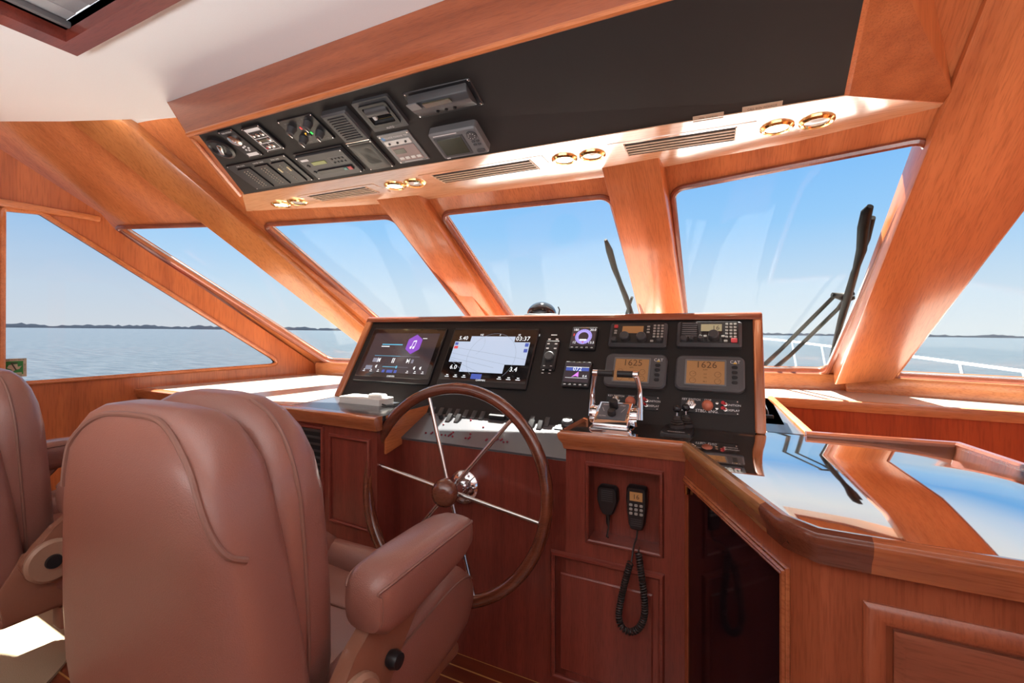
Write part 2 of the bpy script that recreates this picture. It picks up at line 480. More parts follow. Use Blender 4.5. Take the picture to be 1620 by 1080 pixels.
for k, q in bays.items():
    f, n = bay_fn(q); BAY[k] = (f, n)
    wd = ((q[1] - q[0]).length + (q[3] - q[2]).length) / 2; ht = (q[2] - q[0]).length
    r = 0.05
    hole = [(x / wd + .5, y / ht + .5) for x, y in rrect(wd, ht, r, 6)]
    hole = resample(hole, 0.08)
    sl = {2: .30, 3: .24, 4: .16, 5: .14, 6: .45}[k]; sr = {2: .24, 3: .16, 4: .14, 5: .18, 6: .3}[k]
    tp = {2: -.62, 3: -.55, 4: -.14, 5: -.6, 6: -.6}[k]
    outer = resample([(-sl, tp), (1 + sr, tp), (1 + sr, 1.06), (-sl, 1.06)], 0.12)
    mb = MB(); mb.plate(outer, [hole], 0, -0.05, f)
    o = struct(mb.build('wall_front', W_RAKE))
    mb = MB(); mb.plate(hole, [], -0.040, -0.046, f)
    g = struct(mb.build('window_%d' % k, M_GLASS))
    mb = MB(); mb.tube([f(x, y, 0.003) for x, y in hole], 0.014, 8, cyc=True)
    mb.build('window_frame', wood('frame_wood', (0.30, 0.085, 0.04), (0.2, 0.05, 0.025), RAKE), g)
    mb = MB(); mb.tube([f(x, y, -0.036) for x, y in hole], 0.007, 6, cyc=True); mb.build('gasket', M_STEEL, g)

# ---- pillars between the panes: real posts standing proud of the glass
def pillar(k, px, d0, d1=-0.05, name='trim', m=None):
    """px: the four corners of the post's inner face (TL, TR, BR, BL) on a plane d0 inside the bay k."""
    f, n = BAY[k]
    o = f(0.5, 0.5, d0)
    q = [on_plane(x, y, o, n) for x, y in px]
    mb = MB(); mb.hexa(q, [p - n * (d0 - d1) for p in q], 0.008)
    return struct(mb.build(name, m or W_RAKE))
def ext(a, b, t): return (a[0] + (b[0] - a[0]) * t, a[1] + (b[1] - a[1]) * t)
gq = [P(318, 355, z=ZT), bays[3][0], Vector((-2.27, 2.54, ZS)), bays[3][2]]
BAY['port_gap'] = bay_fn(gq)
pillar('port_gap', [(60, 155), (152, 155), (640, 572), (603, 572)], 0.085, name='trim_3', m=wood('pillar_maple', (0.56, 0.21, 0.065), (0.43, 0.14, 0.04), RAKE, freq=10))
del BAY['port_gap']
pillar(4, [(588, 308), (655, 301), (815, 545), (776, 545)], 0.05, name='trim_4')
pillar(5, [(949, 258), (1042, 246), (1092, 560), (1027, 560)], 0.05, name='trim_5')
pillar(5, [(1572, -30), (1905, -30), (1414, 601), (1320, 609)], 0.09, name='trim_6')

# ---- ceiling
mb = MB()
cf = [P(-60, 192, z=ZC), P(0, 192, z=ZC), P(100, 192, z=ZC), P(262, 187, z=ZC) , Vector((-1.6, 1.42, ZC)), Vector((0.4, 1.5, ZC)), Vector((1.0, 1.3, ZC)), Vector((2.6, 0.7, ZC))]
pts = [Vector((2.6, -3.6, ZC)), Vector((-4.1, -3.6, ZC)), Vector((-4.1, 0.55, ZC))] + cf
hx0, hx1, hy0, hy1 = -2.00, -1.15, 0.10, 0.72
mb.plate([(p.x, p.y) for p in pts], [[(hx0, hy0), (hx1, hy0), (hx1, hy1), (hx0, hy1)]], ZC, ZC + 0.05)
struct(mb.build('ceiling', M_WHITE))
# unseen slab added outside above the panes, to keep sun off the switch panel
bt = []
for k in (2, 3, 4, 5, 6): bt += [BAY[k][0](-.1, 0, 0), BAY[k][0](1.1, 0, 0)]
bt = [p for i, p in enumerate(bt) if i in (0, 1, 3, 5, 7, 9)]
fr_ = [EYE + (p - EYE) * 1.16 + Vector((0, 0, .045)) for p in bt]
bk_ = [Vector((p.x * .985, p.y - .42, p.z + .46)) for p in bt]
mb = MB()
for i in range(len(bt) - 1):
    mb.hexa([bk_[i], bk_[i + 1], fr_[i + 1], fr_[i]], [p + Vector((0, 0, .05)) for p in (bk_[i], bk_[i + 1], fr_[i + 1], fr_[i])])
struct(mb.build('sun_shade_slab', M_DECK))
# hatch in the ceiling with its wooden coaming and pleated blind
h = struct(empty('window_7', ((hx0 + hx1) / 2, (hy0 + hy1) / 2, ZC)))
mb = MB()
mb.plate([(hx0 - .07, hy0 - .07), (hx1 + .07, hy0 - .07), (hx1 + .07, hy1 + .055), (hx0 - .07, hy1 + .055)], [[(hx0, hy0), (hx1, hy0), (hx1, hy1), (hx0, hy1)]], ZC - .04, ZC + .03)
mb.build('window_frame', WD_X, h).location = -h.location
mb = MB()
nx = 9
for i in range(nx):
    x0 = hx0 + (hx1 - hx0) * i / nx; x1 = hx0 + (hx1 - hx0) * (i + 1) / nx
    mb.box(((x0 + x1) / 2, (hy0 + hy1) / 2, ZC + .02 + .004 * (i % 2)), (x1 - x0 + .004, hy1 - hy0 - .02, .006), .002)
mb.build('pleated_blind', mat('grey_blind_cloth', (0.42, 0.42, 0.43), 0.8), h).location = -h.location
mb = MB(); mb.box(((hx0 + .03), (hy0 + hy1) / 2, ZC + .005), (.018, hy1 - hy0, .02), .004)
mb.build('blind_rail', M_GREY, h).location = -h.location

# ---- starboard wall (outside the frame), floor
mb = MB()
mb.box((2.55, -0.3, 0.5), (0.06, 6.0, 1.0)); mb.box((2.55, -0.3, 2.15), (0.06, 6.0, .32))
for y in (-3.2, -1.2, 0.8, 2.6): mb.box((2.55, y, 1.5), (.06, .18, 1.05))
struct(mb.build('wall_starboard', W_UP))
mb = MB(); mb.box((2.57, -.3, 1.5), (.006, 5.8, 1.02)); struct(mb.build('window_8', M_GLASS))
def floor_mat():
    m = bpy.data.materials.new('teak_and_holly'); m.use_nodes = True
    n, l = m.node_tree.nodes, m.node_tree.links; b = n['Principled BSDF']
    tc = n.new('ShaderNodeTexCoord'); sp = n.new('ShaderNodeSeparateXYZ'); l.new(tc.outputs['Object'], sp.inputs[0])
    md = n.new('ShaderNodeMath'); md.operation = 'PINGPONG'; md.inputs[1].default_value = 0.031; l.new(sp.outputs['Y'], md.inputs[0])
    lt = n.new('ShaderNodeMath'); lt.operation = 'LESS_THAN'; lt.inputs[1].default_value = 0.003; l.new(md.outputs[0], lt.inputs[0])
    nz = n.new('ShaderNodeTexNoise'); nz.inputs['Scale'].default_value = 20
    mp = n.new('ShaderNodeMapping'); mp.inputs['Scale'].default_value = (.1, 1, 1); l.new(tc.outputs['Object'], mp.inputs[0]); l.new(mp.outputs[0], nz.inputs['Vector'])
    rp = n.new('ShaderNodeValToRGB'); rp.color_ramp.elements[0].color = (.12, .022, .012, 1); rp.color_ramp.elements[1].color = (.24, .05, .02, 1)
    l.new(nz.outputs['Fac'], rp.inputs[0])
    mx = n.new('ShaderNodeMix'); mx.data_type = 'RGBA'; l.new(lt.outputs[0], mx.inputs['Factor']); l.new(rp.outputs[0], mx.inputs[6]); mx.inputs[7].default_value = (.62, .30, .09, 1)
    l.new(mx.outputs[2], b.inputs['Base Color']); b.inputs['Roughness'].default_value = .2; b.inputs['Coat Weight'].default_value = .5
    return m
mb = MB(); mb.box((-.75, -3.62, 1.15), (6.8, .05, 2.3)); struct(mb.build('wall_aft', W_UP))
mb = MB(); mb.plate([(-4.1, -3.6), (2.6, -3.6), (2.6, 3.2), (-4.1, 3.2)], [], -0.05, 0); struct(mb.build('floor', floor_mat()))
# beige carpet with a round end under the port chair
mb = MB()
pts = [(-3.32, -2.5)] + [(-3.0 + .85 * math.cos(a), .5 + .55 * math.sin(a)) for a in [math.radians(d) for d in range(0, 91, 6)]] + [(-3.2, 1.05)]
pts[0] = (-3.4, -2.5); pts.insert(1, (-2.15, -2.5))
mb.plate(pts, [], 0.001, 0.012)
tag(mb.build('carpet_runner', mat('beige_berber', (0.50, 0.39, 0.26), 0.95, bscale=500, bump=.8)), 'beige carpet runner with a rounded end on the striped wooden floor, bottom left', 'carpet')

# ---- sea, far shore and foredeck outside
cr = Vector((CS, SN, 0)); cfw = Vector((-SN, CS, 0))
SEAN = (cr * 0.0105 + Vector((0, 0, 1)) + cfw * 0.0076).normalized()
SQ = Vector((0, 0, 1)).rotation_difference(SEAN).to_matrix().to_4x4()
SEAM = Matrix.Translation(EYE - SEAN * 4.6) @ SQ
def sea_mat():
    m = bpy.data.materials.new('bay_water'); m.use_nodes = True
    n, l = m.node_tree.nodes, m.node_tree.links; b = n['Principled BSDF']
    b.inputs['Base Color'].default_value = (.045, .115, .15, 1); b.inputs['Roughness'].default_value = .18; b.inputs['IOR'].default_value = 1.33
    tc = n.new('ShaderNodeTexCoord')
    mp = n.new('ShaderNodeMapping'); mp.inputs['Rotation'].default_value = (0, 0, YAW + .1); mp.inputs['Scale'].default_value = (.25, 1, 1)
    l.new(tc.outputs['Object'], mp.inputs[0])
    n1 = n.new('ShaderNodeTexNoise'); n1.inputs['Scale'].default_value = .9; n1.inputs['Detail'].default_value = 6
    n2 = n.new('ShaderNodeTexNoise'); n2.inputs['Scale'].default_value = .06; n2.inputs['Detail'].default_value = 4
    l.new(mp.outputs[0], n1.inputs['Vector']); l.new(mp.outputs[0], n2.inputs['Vector'])
    ad = n.new('ShaderNodeMath'); ad.operation = 'ADD'; l.new(n1.outputs['Fac'], ad.inputs[0]); l.new(n2.outputs['Fac'], ad.inputs[1])
    bp = n.new('ShaderNodeBump'); bp.inputs['Strength'].default_value = 0.9; bp.inputs['Distance'].default_value = .6
    l.new(ad.outputs[0], bp.inputs['Height']); l.new(bp.outputs[0], b.inputs['Normal'])
    rp = n.new('ShaderNodeValToRGB'); rp.color_ramp.elements[0].position = .35; rp.color_ramp.elements[1].position = .65
    rp.color_ramp.elements[0].color = (.028, .036, .042, 1); rp.color_ramp.elements[1].color = (.055, .066, .072, 1)
    l.new(n1.outputs['Fac'], rp.inputs[0]); l.new(rp.outputs[0], b.inputs['Base Color'])
    return m
mb = MB()
mb.rings([[(R * math.cos(2 * PI * k / 64), R * math.sin(2 * PI * k / 64), 0) for k in range(64)] for R in (3.0, 40, 400, 4000, 30000)], cap=False)
sea = mb.build('sea', sea_mat(), M=SEAM); sea['kind'] = 'structure'
# far shore: a low wooded line right round the bow
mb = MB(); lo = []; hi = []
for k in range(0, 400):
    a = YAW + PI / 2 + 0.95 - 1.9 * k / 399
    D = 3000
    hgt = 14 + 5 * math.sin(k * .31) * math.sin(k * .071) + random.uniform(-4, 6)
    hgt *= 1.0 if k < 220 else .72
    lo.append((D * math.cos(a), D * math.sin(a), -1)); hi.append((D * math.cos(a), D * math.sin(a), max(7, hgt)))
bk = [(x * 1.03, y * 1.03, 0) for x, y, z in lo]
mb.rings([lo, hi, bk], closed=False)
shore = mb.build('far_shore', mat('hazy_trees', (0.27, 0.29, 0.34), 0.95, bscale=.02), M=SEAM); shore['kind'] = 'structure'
# foredeck below the windscreen, with its bow rail
mb = MB()
mb.plate([(-3.3, 2.9), (-2.0, 3.4), (1.6, 3.4), (2.6, 3.0), (2.5, 6.0), (1.9, 8.4), (0.6, 10.3), (-.2, 10.6), (-1.4, 10.0), (-2.6, 8.4), (-3.3, 6.0)], [], 0.35, 0.42)
struct(mb.build('foredeck', M_DECK))
# ================================================================== FURNITURE
ZK = E - 0.355                                # counter tops
# ---- helm console (below the dash)
con = empty('helm_console', (-0.9, 1.5, 0))
tag(con, 'dark red mahogany helm console with louvred vent, radio niche and panelled doors behind the wheel', 'console')
def part(mb, name, m, root=con, **k):
    o = mb.build(name, m, root, **k)
    o.location = -root.location
    return o
L0, L1, L2 = Vector((-1.285, 1.41, 0)), Vector((-1.78, 1.43, 0)), Vector((-3.19, 1.485, 0))
YF, YM = 1.55, 1.515                          # wheel face, radio-niche face
XM0, XM1 = -0.525, -0.136
# port cabinet
mb = MB()
mb.prism([(L0.x, L0.y, 0), (L1.x, L1.y, 0), (L2.x, L2.y, 0), (-3.1, 1.72, 0), (L0.x, 1.72, 0)], (0, 0, ZK - 0.012))
part(mb, 'cabinet_body', WD_UP)
# wheel face
mb = MB(); mb.prism([(L0.x - .03, YF, 0), (XM0 + .02, YF, 0), (XM0 + .02, YF + .15, 0), (L0.x - .03, YF + .15, 0)], (0, 0, E - 0.475))
part(mb, 'wheel_panel', WD_UP)
# cheek beside the switch panel
mb = MB(); mb.prism([(L0.x, YF - .1, ZK - .16), (L0.x, YF, ZK - .14), (L0.x, 1.77, ZK - .05), (L0.x, 1.77, ZK - .002), (L0.x, YF - .1, ZK - .002)], (0.012, 0, 0), .003)
part(mb, 'cheek', W_Y)
# radio-niche face with an opening
MF = Frame((XM0, YM, 0), (1, 0, 0), (0, 0, 1))
n0 = [MF.uv(*p) for p in ((930, 736), (1046, 746), (1046, 873), (930, 857))]
nx0 = (n0[0][0] + n0[3][0]) / 2; nx1 = (n0[1][0] + n0[2][0]) / 2; nz1 = (n0[0][1] + n0[1][1]) / 2; nz0 = (n0[2][1] + n0[3][1]) / 2
mb = MB()
mb.plate([(0, 0), (XM1 - XM0, 0), (XM1 - XM0, ZK - .01), (0, ZK - .01)], [[(nx0, nz0), (nx1, nz0), (nx1, nz1), (nx0, nz1)]], 0, -0.03, lambda x, y, z: MF.w(x, y, z))
mb.poly([MF.w(0, 0, -.03), MF.w(0, ZK - .01, -.03), MF.w(0, ZK - .01, -.26), MF.w(0, 0, -.26)])
part(mb, 'radio_panel', WD_UP)
ND = 0.075
g_ = .0015; nx0 += g_; nx1 -= g_; nz0 += g_; nz1 -= g_
mb = MB()
for a, b in (((nx0, nz0), (nx1, nz0)), ((nx1, nz0), (nx1, nz1)), ((nx1, nz1), (nx0, nz1)), ((nx0, nz1), (nx0, nz0))):
    mb.poly([MF.w(*a, .002), MF.w(*b, .002), MF.w(*b, -ND), MF.w(*a, -ND)])
mb.poly([MF.w(nx0, nz0, -ND), MF.w(nx1, nz0, -ND), MF.w(nx1, nz1, -ND), MF.w(nx0, nz1, -ND)])
niche = part(mb, 'niche', WD_UP)
def molding(fr, x0, y0, x1, y1, w=.014, t=.012, inner=True):
    """Mitred rounded moulding round a rectangle on a frame's plane."""
    mb = MB()
    prof = [(0, 0), (0, t * .7), (w * .3, t), (w * .7, t * .85), (w, t * .3), (w, 0)]
    rs = []
    for (sx, sy, px, py) in ((-1, -1, x0, y0), (1, -1, x1, y0), (1, 1, x1, y1), (-1, 1, x0, y1)):
        rs.append([fr.w(px + sx * (a - w / 2), py + sy * (a - w / 2), b) for a, b in prof])
    mb.rings(rs, cyc=True)
    return mb
part(molding(MF, nx0 - .003, nz0 - .003, nx1 + .003, nz1 + .003), 'niche_moulding', WD_X)
d = [MF.uv(*p) for p in ((872, 878), (1051, 905))]
part(molding(MF, d[0][0] + .008, 0.08, d[1][0] - .008, (d[0][1] + d[1][1]) / 2, .018, .014), 'door_moulding', WD_X)
mb = MB(); mb.slab(d[1][0] - d[0][0] - .07, (d[0][1]) - .16, 0, .006, (d[0][0] + d[1][0]) / 2, d[0][1] / 2 + .03, .002, .004)
part(mb, 'door_panel', WD_Y, M=None).matrix_basis = Matrix.Translation(-con.location) @ MF.mat()
# louvred vent and small panel on the port cabinet
LF = Frame(L1, L0 - L1, (0, 0, 1))
v = [LF.uv(*p) for p in ((470, 668), (512, 679), (511, 816), (472, 800))]
vx0, vx1 = (v[0][0] + v[3][0]) / 2, (v[1][0] + v[2][0]) / 2; vz1, vz0 = (v[0][1] + v[1][1]) / 2, (v[2][1] + v[3][1]) / 2
vent = part(molding(LF, vx0, vz0, vx1, vz1, .016, .012), 'vent_frame', WD_X)
mb = MB(); mb.poly([LF.w(vx0, vz0, .001), LF.w(vx1, vz0, .001), LF.w(vx1, vz1, .001), LF.w(vx0, vz1, .001)])
mb.build('vent_backing', mat('vent_black', (.006, .006, .007), .6), vent)
mb = MB()
for i in range(13):
    z = vz0 + (vz1 - vz0) * (i + .5) / 13
    mb.prism([LF.w(vx0 + .006, z - .008, .003), LF.w(vx0 + .006, z + .004, .010), LF.w(vx0 + .006, z + .006, .010), LF.w(vx0 + .006, z - .006, .003)], LF.u * (vx1 - vx0 - .012))
for o in [mb]: SL = o
SL.build('louvres', mat('vent_slat', (.05, .05, .055), .4), vent)
v = [LF.uv(*p) for p in ((523, 686), (585, 699), (585, 840), (523, 820))]
part(molding(LF, v[0][0], (v[2][1] + v[3][1]) / 2, v[1][0], (v[0][1] + v[1][1]) / 2, .014, .011), 'panel_moulding', WD_X)
# wooden edge of the port counter and slate-dark top
mb = MB()
e0 = [(L0.x + .012, L0.y - .012), (L1.x, L1.y - .014), (L2.x, L2.y - .014)]
prof = [(0, -.055), (-.006, -.055), (-.010, -.035), (-.018, -.022), (-.018, -.006), (-.010, 0), (.004, 0.001), (.03, 0.001), (.03, -.055)]
mb.rings([[(x, y + a, ZK + b) for a, b in prof] for x, y in e0])
part(mb, 'counter_edge', wood('edge_cherry', (0.48, 0.16, 0.06), (0.33, 0.09, 0.035), (1, 0, 0), rough=.2, coat=.6))
mb = MB(); mb.prism([(L0.x + .01, L0.y, ZK - .02), (L0.x + .01, 1.74, ZK - .02), (-1.86, 1.74, ZK - .02), (-1.82, L1.y, ZK - .02)][::-1], (0, 0, .02))
part(mb, 'counter_top', M_SLATE)

# ---- shelf between dash and windscreen (beige cloth), with the well on the starboard side
shelf = empty('window_shelf', (-1, 2.4, ZK)); tag(shelf, 'beige cloth covered shelf running below the windscreen behind the dash', 'shelf')
mb = MB()
ol = [(L2.x + .01, L2.y), (-1.84, L1.y + .005), (-1.88, 1.76), (-1.86, 1.95), (.17, 1.95), (.17, 2.66), (2.5, 2.55), (2.5, 2.7), (1.55, 3.00), (.95, 3.18), (.5, 3.23), (-.4, 3.14), (-1.2, 2.98), (-2.1, 2.78), (-2.97, 2.72), (-3.10, 2.1)]
mb.plate(ol, [], ZK - .03, ZK - .001)
part(mb, 'shelf_top', M_SHELF, shelf)
mb = MB(); mb.plate([(.105, 1.80), (.235, 1.80), (.17, 2.66), (.10, 2.66)], [], ZK - .03, ZK - .001)
part(mb, 'side_shelf', M_SLATE, shelf)
mb = MB()
for a, b, w in (((.245, 1.78), (.185, 2.66), .03), ((.16, 2.65), (2.5, 2.54), .03)):
    a, b = Vector((*a, 0)), Vector((*b, 0)); n = Vector((-(b - a).y, (b - a).x, 0)).normalized() * w
    mb.prism([a + Vector((0, 0, ZK - .04)), b + Vector((0, 0, ZK - .04)), b + n + Vector((0, 0, ZK - .04)), a + n + Vector((0, 0, ZK - .04))], (0, 0, .05), .006)
part(mb, 'edge_trim', wood('trim_cherry', (0.62, 0.26, 0.10), (0.47, 0.16, 0.06), (1, 0, 0), rough=.25, coat=.5), shelf)
mb = MB()
mb.prism([(.19, 2.66, 0), (2.5, 2.56, 0), (2.5, 2.6, 0), (.19, 2.7, 0)], (0, 0, ZK - .03))
mb.prism([(.215, 1.78, 0), (.19, 2.68, 0), (.15, 2.68, 0), (.17, 1.78, 0)], (0, 0, ZK - .03))
struct(mb.build('trim_7', wood('well_red', (.46, .085, .022), (.34, .055, .015), (0, 0, 1), freq=9)))
# window sills
mb = MB()
for k in BAY:
    f, n = BAY[k]
    pts = [f(s, 1.0, 0.0) for s in ((-.12, .5, 1.12) if k < 5 else (-.4, .5, 1.4))]
    rs = []
    for p in pts:
        q = Vector((p.x, p.y, ZS))
        rs.append([q + Vector((0, .06, .004)), q + Vector((0, -.035, .004)), q + Vector((0, -.045, -.012)), q + Vector((0, -.04, -.087)), q + Vector((0, .06, -.087))])
    mb.rings(rs)
part(mb, 'sill', wood('trim_cherry', 0, 0), shelf)

# ---- countertop (one surface over radio cabinet and starboard cabinet)
ct = empty('countertop', (0.2, 1.4, ZK)); tag(ct, 'glossy varnished wooden countertop with raised rim on the right, reflecting the sky', 'countertop')
poly = [(XM0 - .004, YM - .02), (XM1 + .006, YM - .004), (.085, .995), (.135, .955), (.66, .955), (.66, 1.55), (.61, 1.81), (.205, 1.775), (.10, 1.785), (XM0 - .004, 1.785)]
mb = MB(); mb.prism([(x, y, ZK - .018) for x, y in poly], (0, 0, .018), .004)
part(mb, 'top', W_TOP, ct)
def edge_run(mb, pts, prof, z0):
    """Sweep a profile (out, up) along an open polyline; out is to the right-hand side of travel."""
    n = len(pts); rs = []
    for i in range(n):
        p = Vector(pts[i]); d0 = (p - Vector(pts[i - 1])).normalized() if i else None; d1 = (Vector(pts[i + 1]) - p).normalized() if i < n - 1 else None
        d0 = d0 or d1; d1 = d1 or d0
        n0, n1 = Vector((d0.y, -d0.x)), Vector((d1.y, -d1.x))
        nn = (n0 + n1).normalized(); nn = nn / max(.4, nn.dot(n0))
        rs.append([(p.x + nn.x * a, p.y + nn.y * a, z0 + b) for a, b in prof])
    mb.rings(rs); return mb
prof = [(-.012, -.06), (-.002, -.06), (.002, -.042), (.012, -.026), (.016, -.010), (.012, -.001), (.002, .004), (-.012, .001), (-.02, -.002)]
mb = MB(); edge_run(mb, [(XM0, 1.78), (XM0 - .004, YM - .02), (XM1 + .004, YM - .006)], prof, ZK); part(mb, 'front_edge', wood('edge_cherry', 0, 0), ct)
mb = MB(); edge_run(mb, [(XM1 + .004, YM - .006), (.06, 1.055)], prof, ZK); part(mb, 'angled_edge', wood('edge_oak', (.42, .2, .075), (.28, .12, .045), (1, -2, 0), rough=.18, coat=.7), ct)
mb = MB(); edge_run(mb, [(.06, 1.055), (.084, 1.0), (.135, .958), (.21, .957)], prof, ZK); part(mb, 'corner_block', wood('corner_mahogany', (.2, .06, .03), (.12, .035, .02), (1, 0, 0), rough=.18, coat=.7), ct)
mb = MB(); edge_run(mb, [(.21, .957), (.66, .957)], prof, ZK); part(mb, 'front_edge', wood('edge_cherry', 0, 0), ct)
rail = [(-.012, 0), (-.012, .010), (-.006, .016), (.010, .016), (.016, .010), (.016, -.05), (.008, -.05)]
mb = MB(); edge_run(mb, [(.66, .957), (.66, 1.55), (.60, 1.80), (.215, 1.772)], rail, ZK); part(mb, 'fiddle_rail', wood('rail_mahogany', (.2, .06, .03), (.12, .035, .02), (1, 0, 0), rough=.18, coat=.7), ct)

# ---- starboard cabinet with smoked-glass door
cab = empty('side_cabinet', (0.35, 1.3, 0)); tag(cab, 'mahogany side cabinet with a smoked glass door under the glossy countertop', 'cabinet')
A0, A1, A2 = Vector((XM1, YM, 0)), Vector((.098, 1.012, 0)), Vector((.14, .978, 0))
zc = ZK - .03
DF = Frame(A0, A1 - A0, (0, 0, 1)); dl = (A1 - A0).length
gtop = ZK - .125
mb = MB()
mb.plate([(0, 0), (dl, 0), (dl, zc), (0, zc)], [[(.02, .08), (dl - .03, .08), (dl - .03, gtop), (.02, gtop)]], 0, -.02, lambda x, y, z: DF.w(x, y, z))
mb.prism([A1, A2, A2 + Vector((0, .03, 0)), A1 + Vector((0, .03, 0))], (0, 0, zc))
mb.prism([A2, (.62, .978, 0), (.62, 1.0, 0), A2 + Vector((0, .022, 0))], (0, 0, zc))
mb.prism([(.60, .99, 0), (.62, .99, 0), (.6, 1.78, 0), (.58, 1.78, 0)], (0, 0, zc))
part(mb, 'body', wood('cabinet_wood', (0.38, 0.10, 0.042), (0.27, 0.065, 0.026), (0, 0, 1), freq=18), cab)
mb = MB(); mb.plate([(.02, .08), (dl - .03, .08), (dl - .03, gtop), (.02, gtop)], [], -.004, -.012, lambda x, y, z: DF.w(x, y, z))
dg = part(mb, 'glass_door', M_DARKGLASS, cab)
for i, (o, t, m) in enumerate(((.0, .006, W_X), (.009, .010, W_X), (.018, .006, W_X))):
    mb = MB(); mb.tube([DF.w(.012, gtop + o + .002, .003), DF.w(dl - .022 + o, gtop + o + .002, .003), DF.w(dl - .022 + o, .07, .003)], t * .8, 8)
    mb.build('door_moulding', wood('edge_cherry', 0, 0), dg)
mb = MB(); mb.box((0, 0, 0), (dl - .05, .004, .004), M=DF.mat(dl / 2, gtop - .001, .002)); mb.build('steel_strip', M_CHROME, dg)
mb = MB(); mb.box((0, 0, 0), (.014, .035, .008), .001, M=DF.mat(.02, gtop - .012, .003)); mb.build('hinge', M_GOLD, dg)
RF = Frame((.14, .978, 0), (1, 0, 0), (0, 0, 1))
q = [RF.uv(*p) for p in ((1368, 952), (1412, 994))]
dr = part(molding(RF, q[0][0] + .012, .1, .44, q[0][1] - .012, .03, .014), 'door', wood('cabinet_wood', 0, 0), cab)
mb = MB(); mb.slab(.44 - q[1][0] - .03, q[1][1] - .14, .0, .012, (q[1][0] + .41) / 2, (q[1][1] + .14) / 2, .001, .004, w2=.44 - q[1][0] - .06, h2=q[1][1] - .17)
o = mb.build('raised_panel', wood('panel_wood', (0.30, 0.09, 0.045), (0.2, 0.055, 0.028), (1, 0, 0), freq=22), dr); o.matrix_basis = RF.mat()

# ---- dash: leaning instrument panel in a wooden surround
DB, DT = Vector((0, 1.745, ZK)), Vector((0, 1.985, E + .035))
DX0, DX1 = -1.855, 0.088
DASH = Frame((DX0, DB.y, DB.z), (1, 0, 0), DT - DB)
DHT = (DT - DB).length; DW = DX1 - DX0
dash = empty('instrument_dash', (-.9, 1.9, ZK)); tag(dash, 'leaning black instrument dash in a wooden surround above the steering wheel', 'dash')
mb = MB(); mb.slab(DW - .04, DHT + .06, -.02, 0, DW / 2, DHT / 2 - .03, .002, .001)
o = mb.build('instrument_board', M_BLACK, dash); o.matrix_basis = Matrix.Translation(-dash.location) @ DASH.mat()
wd = wood('dash_surround', (0.42, 0.14, 0.055), (0.28, 0.085, 0.032), (0, .5, .85), rough=.25, coat=.5)
for nm, x0, x1, s in (('left_cheek', DX0 - .022, DX0 + .022, 1), ('right_cheek', DX1 - .022, DX1 + .012, 1)):
    mb = MB(); f = .014
    b0 = DASH.w(0, -.0, f); t0 = DASH.w(0, DHT + .01, f)
    mb.prism([(x0, b0.y, ZK), (x0, t0.y, t0.z), (x0, 2.22, t0.z), (x0, 2.22, ZK)], (x1 - x0, 0, 0), .008, 3)
    part(mb, nm, wd, dash)
mb = MB(); f = .016
t0 = DASH.w(0, DHT - .012, f); t1 = DASH.w(0, DHT + .022, f)
mb.prism([(DX0 - .022, t0.y, t0.z), (DX0 - .022, t1.y, t1.z), (DX0 - .022, 2.23, t1.z), (DX0 - .022, 2.23, t1.z - .03), (DX0 - .022, t0.y + .03, t0.z)], (DW + .034, 0, 0), .008, 3)
part(mb, 'top_rail', wood('dash_rail', (0.30, 0.085, 0.04), (0.2, 0.05, 0.024), (1, 0, 0), rough=.25, coat=.5), dash)
mb = MB(); mb.prism([(DX0, 2.2, ZK), (DX1, 2.2, ZK), (DX1, 2.215, ZK), (DX0, 2.215, ZK)], (0, 0, DT.z - ZK))
part(mb, 'back_board', W_UP, dash)
mb = MB(); mb.box(((L0.x + XM0) / 2, 1.755, E - .374), (XM0 - L0.x, .014, .03), .003); part(mb, 'lower_rail', WD_X, dash)

# ---- overhead console
OA, OB_, OC, OD = P(312, 211, z=E + .79), Vector((.262, 1.165, E + .79)), P(1335, 153, z=E + .658), P(387, 308, z=E + .658)
oh = empty('overhead_console', (-1.0, 1.4, E + .8)); tag(oh, 'wooden overhead console with a black instrument board above the windscreen', 'overhead console')
OF = Frame(OD, OC - OD, OA - OD)
mb = MB(); mb.hexa([OD, OC, OB_, OA], [p - OF.n * .02 for p in (OD, OC, OB_, OA)])
part(mb, 'instrument_board', M_BLACK, oh)
FT0, FT1 = P(264, 161, z=ZC), P(700, 0, z=ZC)
FTR = FT0 + (FT1 - FT0) * 2.3
FB0 = P(303, 232, z=E + .752); FB1 = OA + Vector((0, -.005, -.012)); 
FBR = OB_ + Vector((.03, -.005, .0))
fl = OA + (OA - OB_) * .02 + Vector((-.01, -.005, -.003))
mb = MB(); mb.hexa([FT0, FTR, FBR, fl], [p + Vector((.004, .035, 0)) for p in (FT0, FTR, FBR, fl)], .006)
part(mb, 'fascia_beam', wood('fascia_wood', (0.40, 0.10, 0.032), (0.25, 0.055, 0.016), (1, .04, 0), freq=24), oh)
mb = MB(); mb.tube([fl + Vector((0, .0, .006)), FBR + Vector((0, .0, .006))], .010, 8); mb.tube([fl + Vector((0, .014, .0)), OD + Vector((-.02, -.01, -.004))], .008, 8)
part(mb, 'fascia_moulding', W_X, oh)
# soffit
SP = [(390, 334), (587, 324), (673, 316), (780, 302), (949, 281), (1046, 265), (1255, 225), (1505, 165)]
sf = [P(*p, z=E + .657) for p in SP]
mb = MB(); pts = [(OD.x - .012, OD.y - .004), (OC.x + .004, OC.y - .006)] + [(p.x, p.y) for p in sf[::-1]]
mb.plate(pts, [], E + .657, E + .675)
part(mb, 'soffit', wood('soffit_wood', (0.74, 0.44, 0.26), (0.66, 0.36, 0.20), (1, 0, 0), rough=.22, coat=.8, freq=12, cior=2.5), oh)
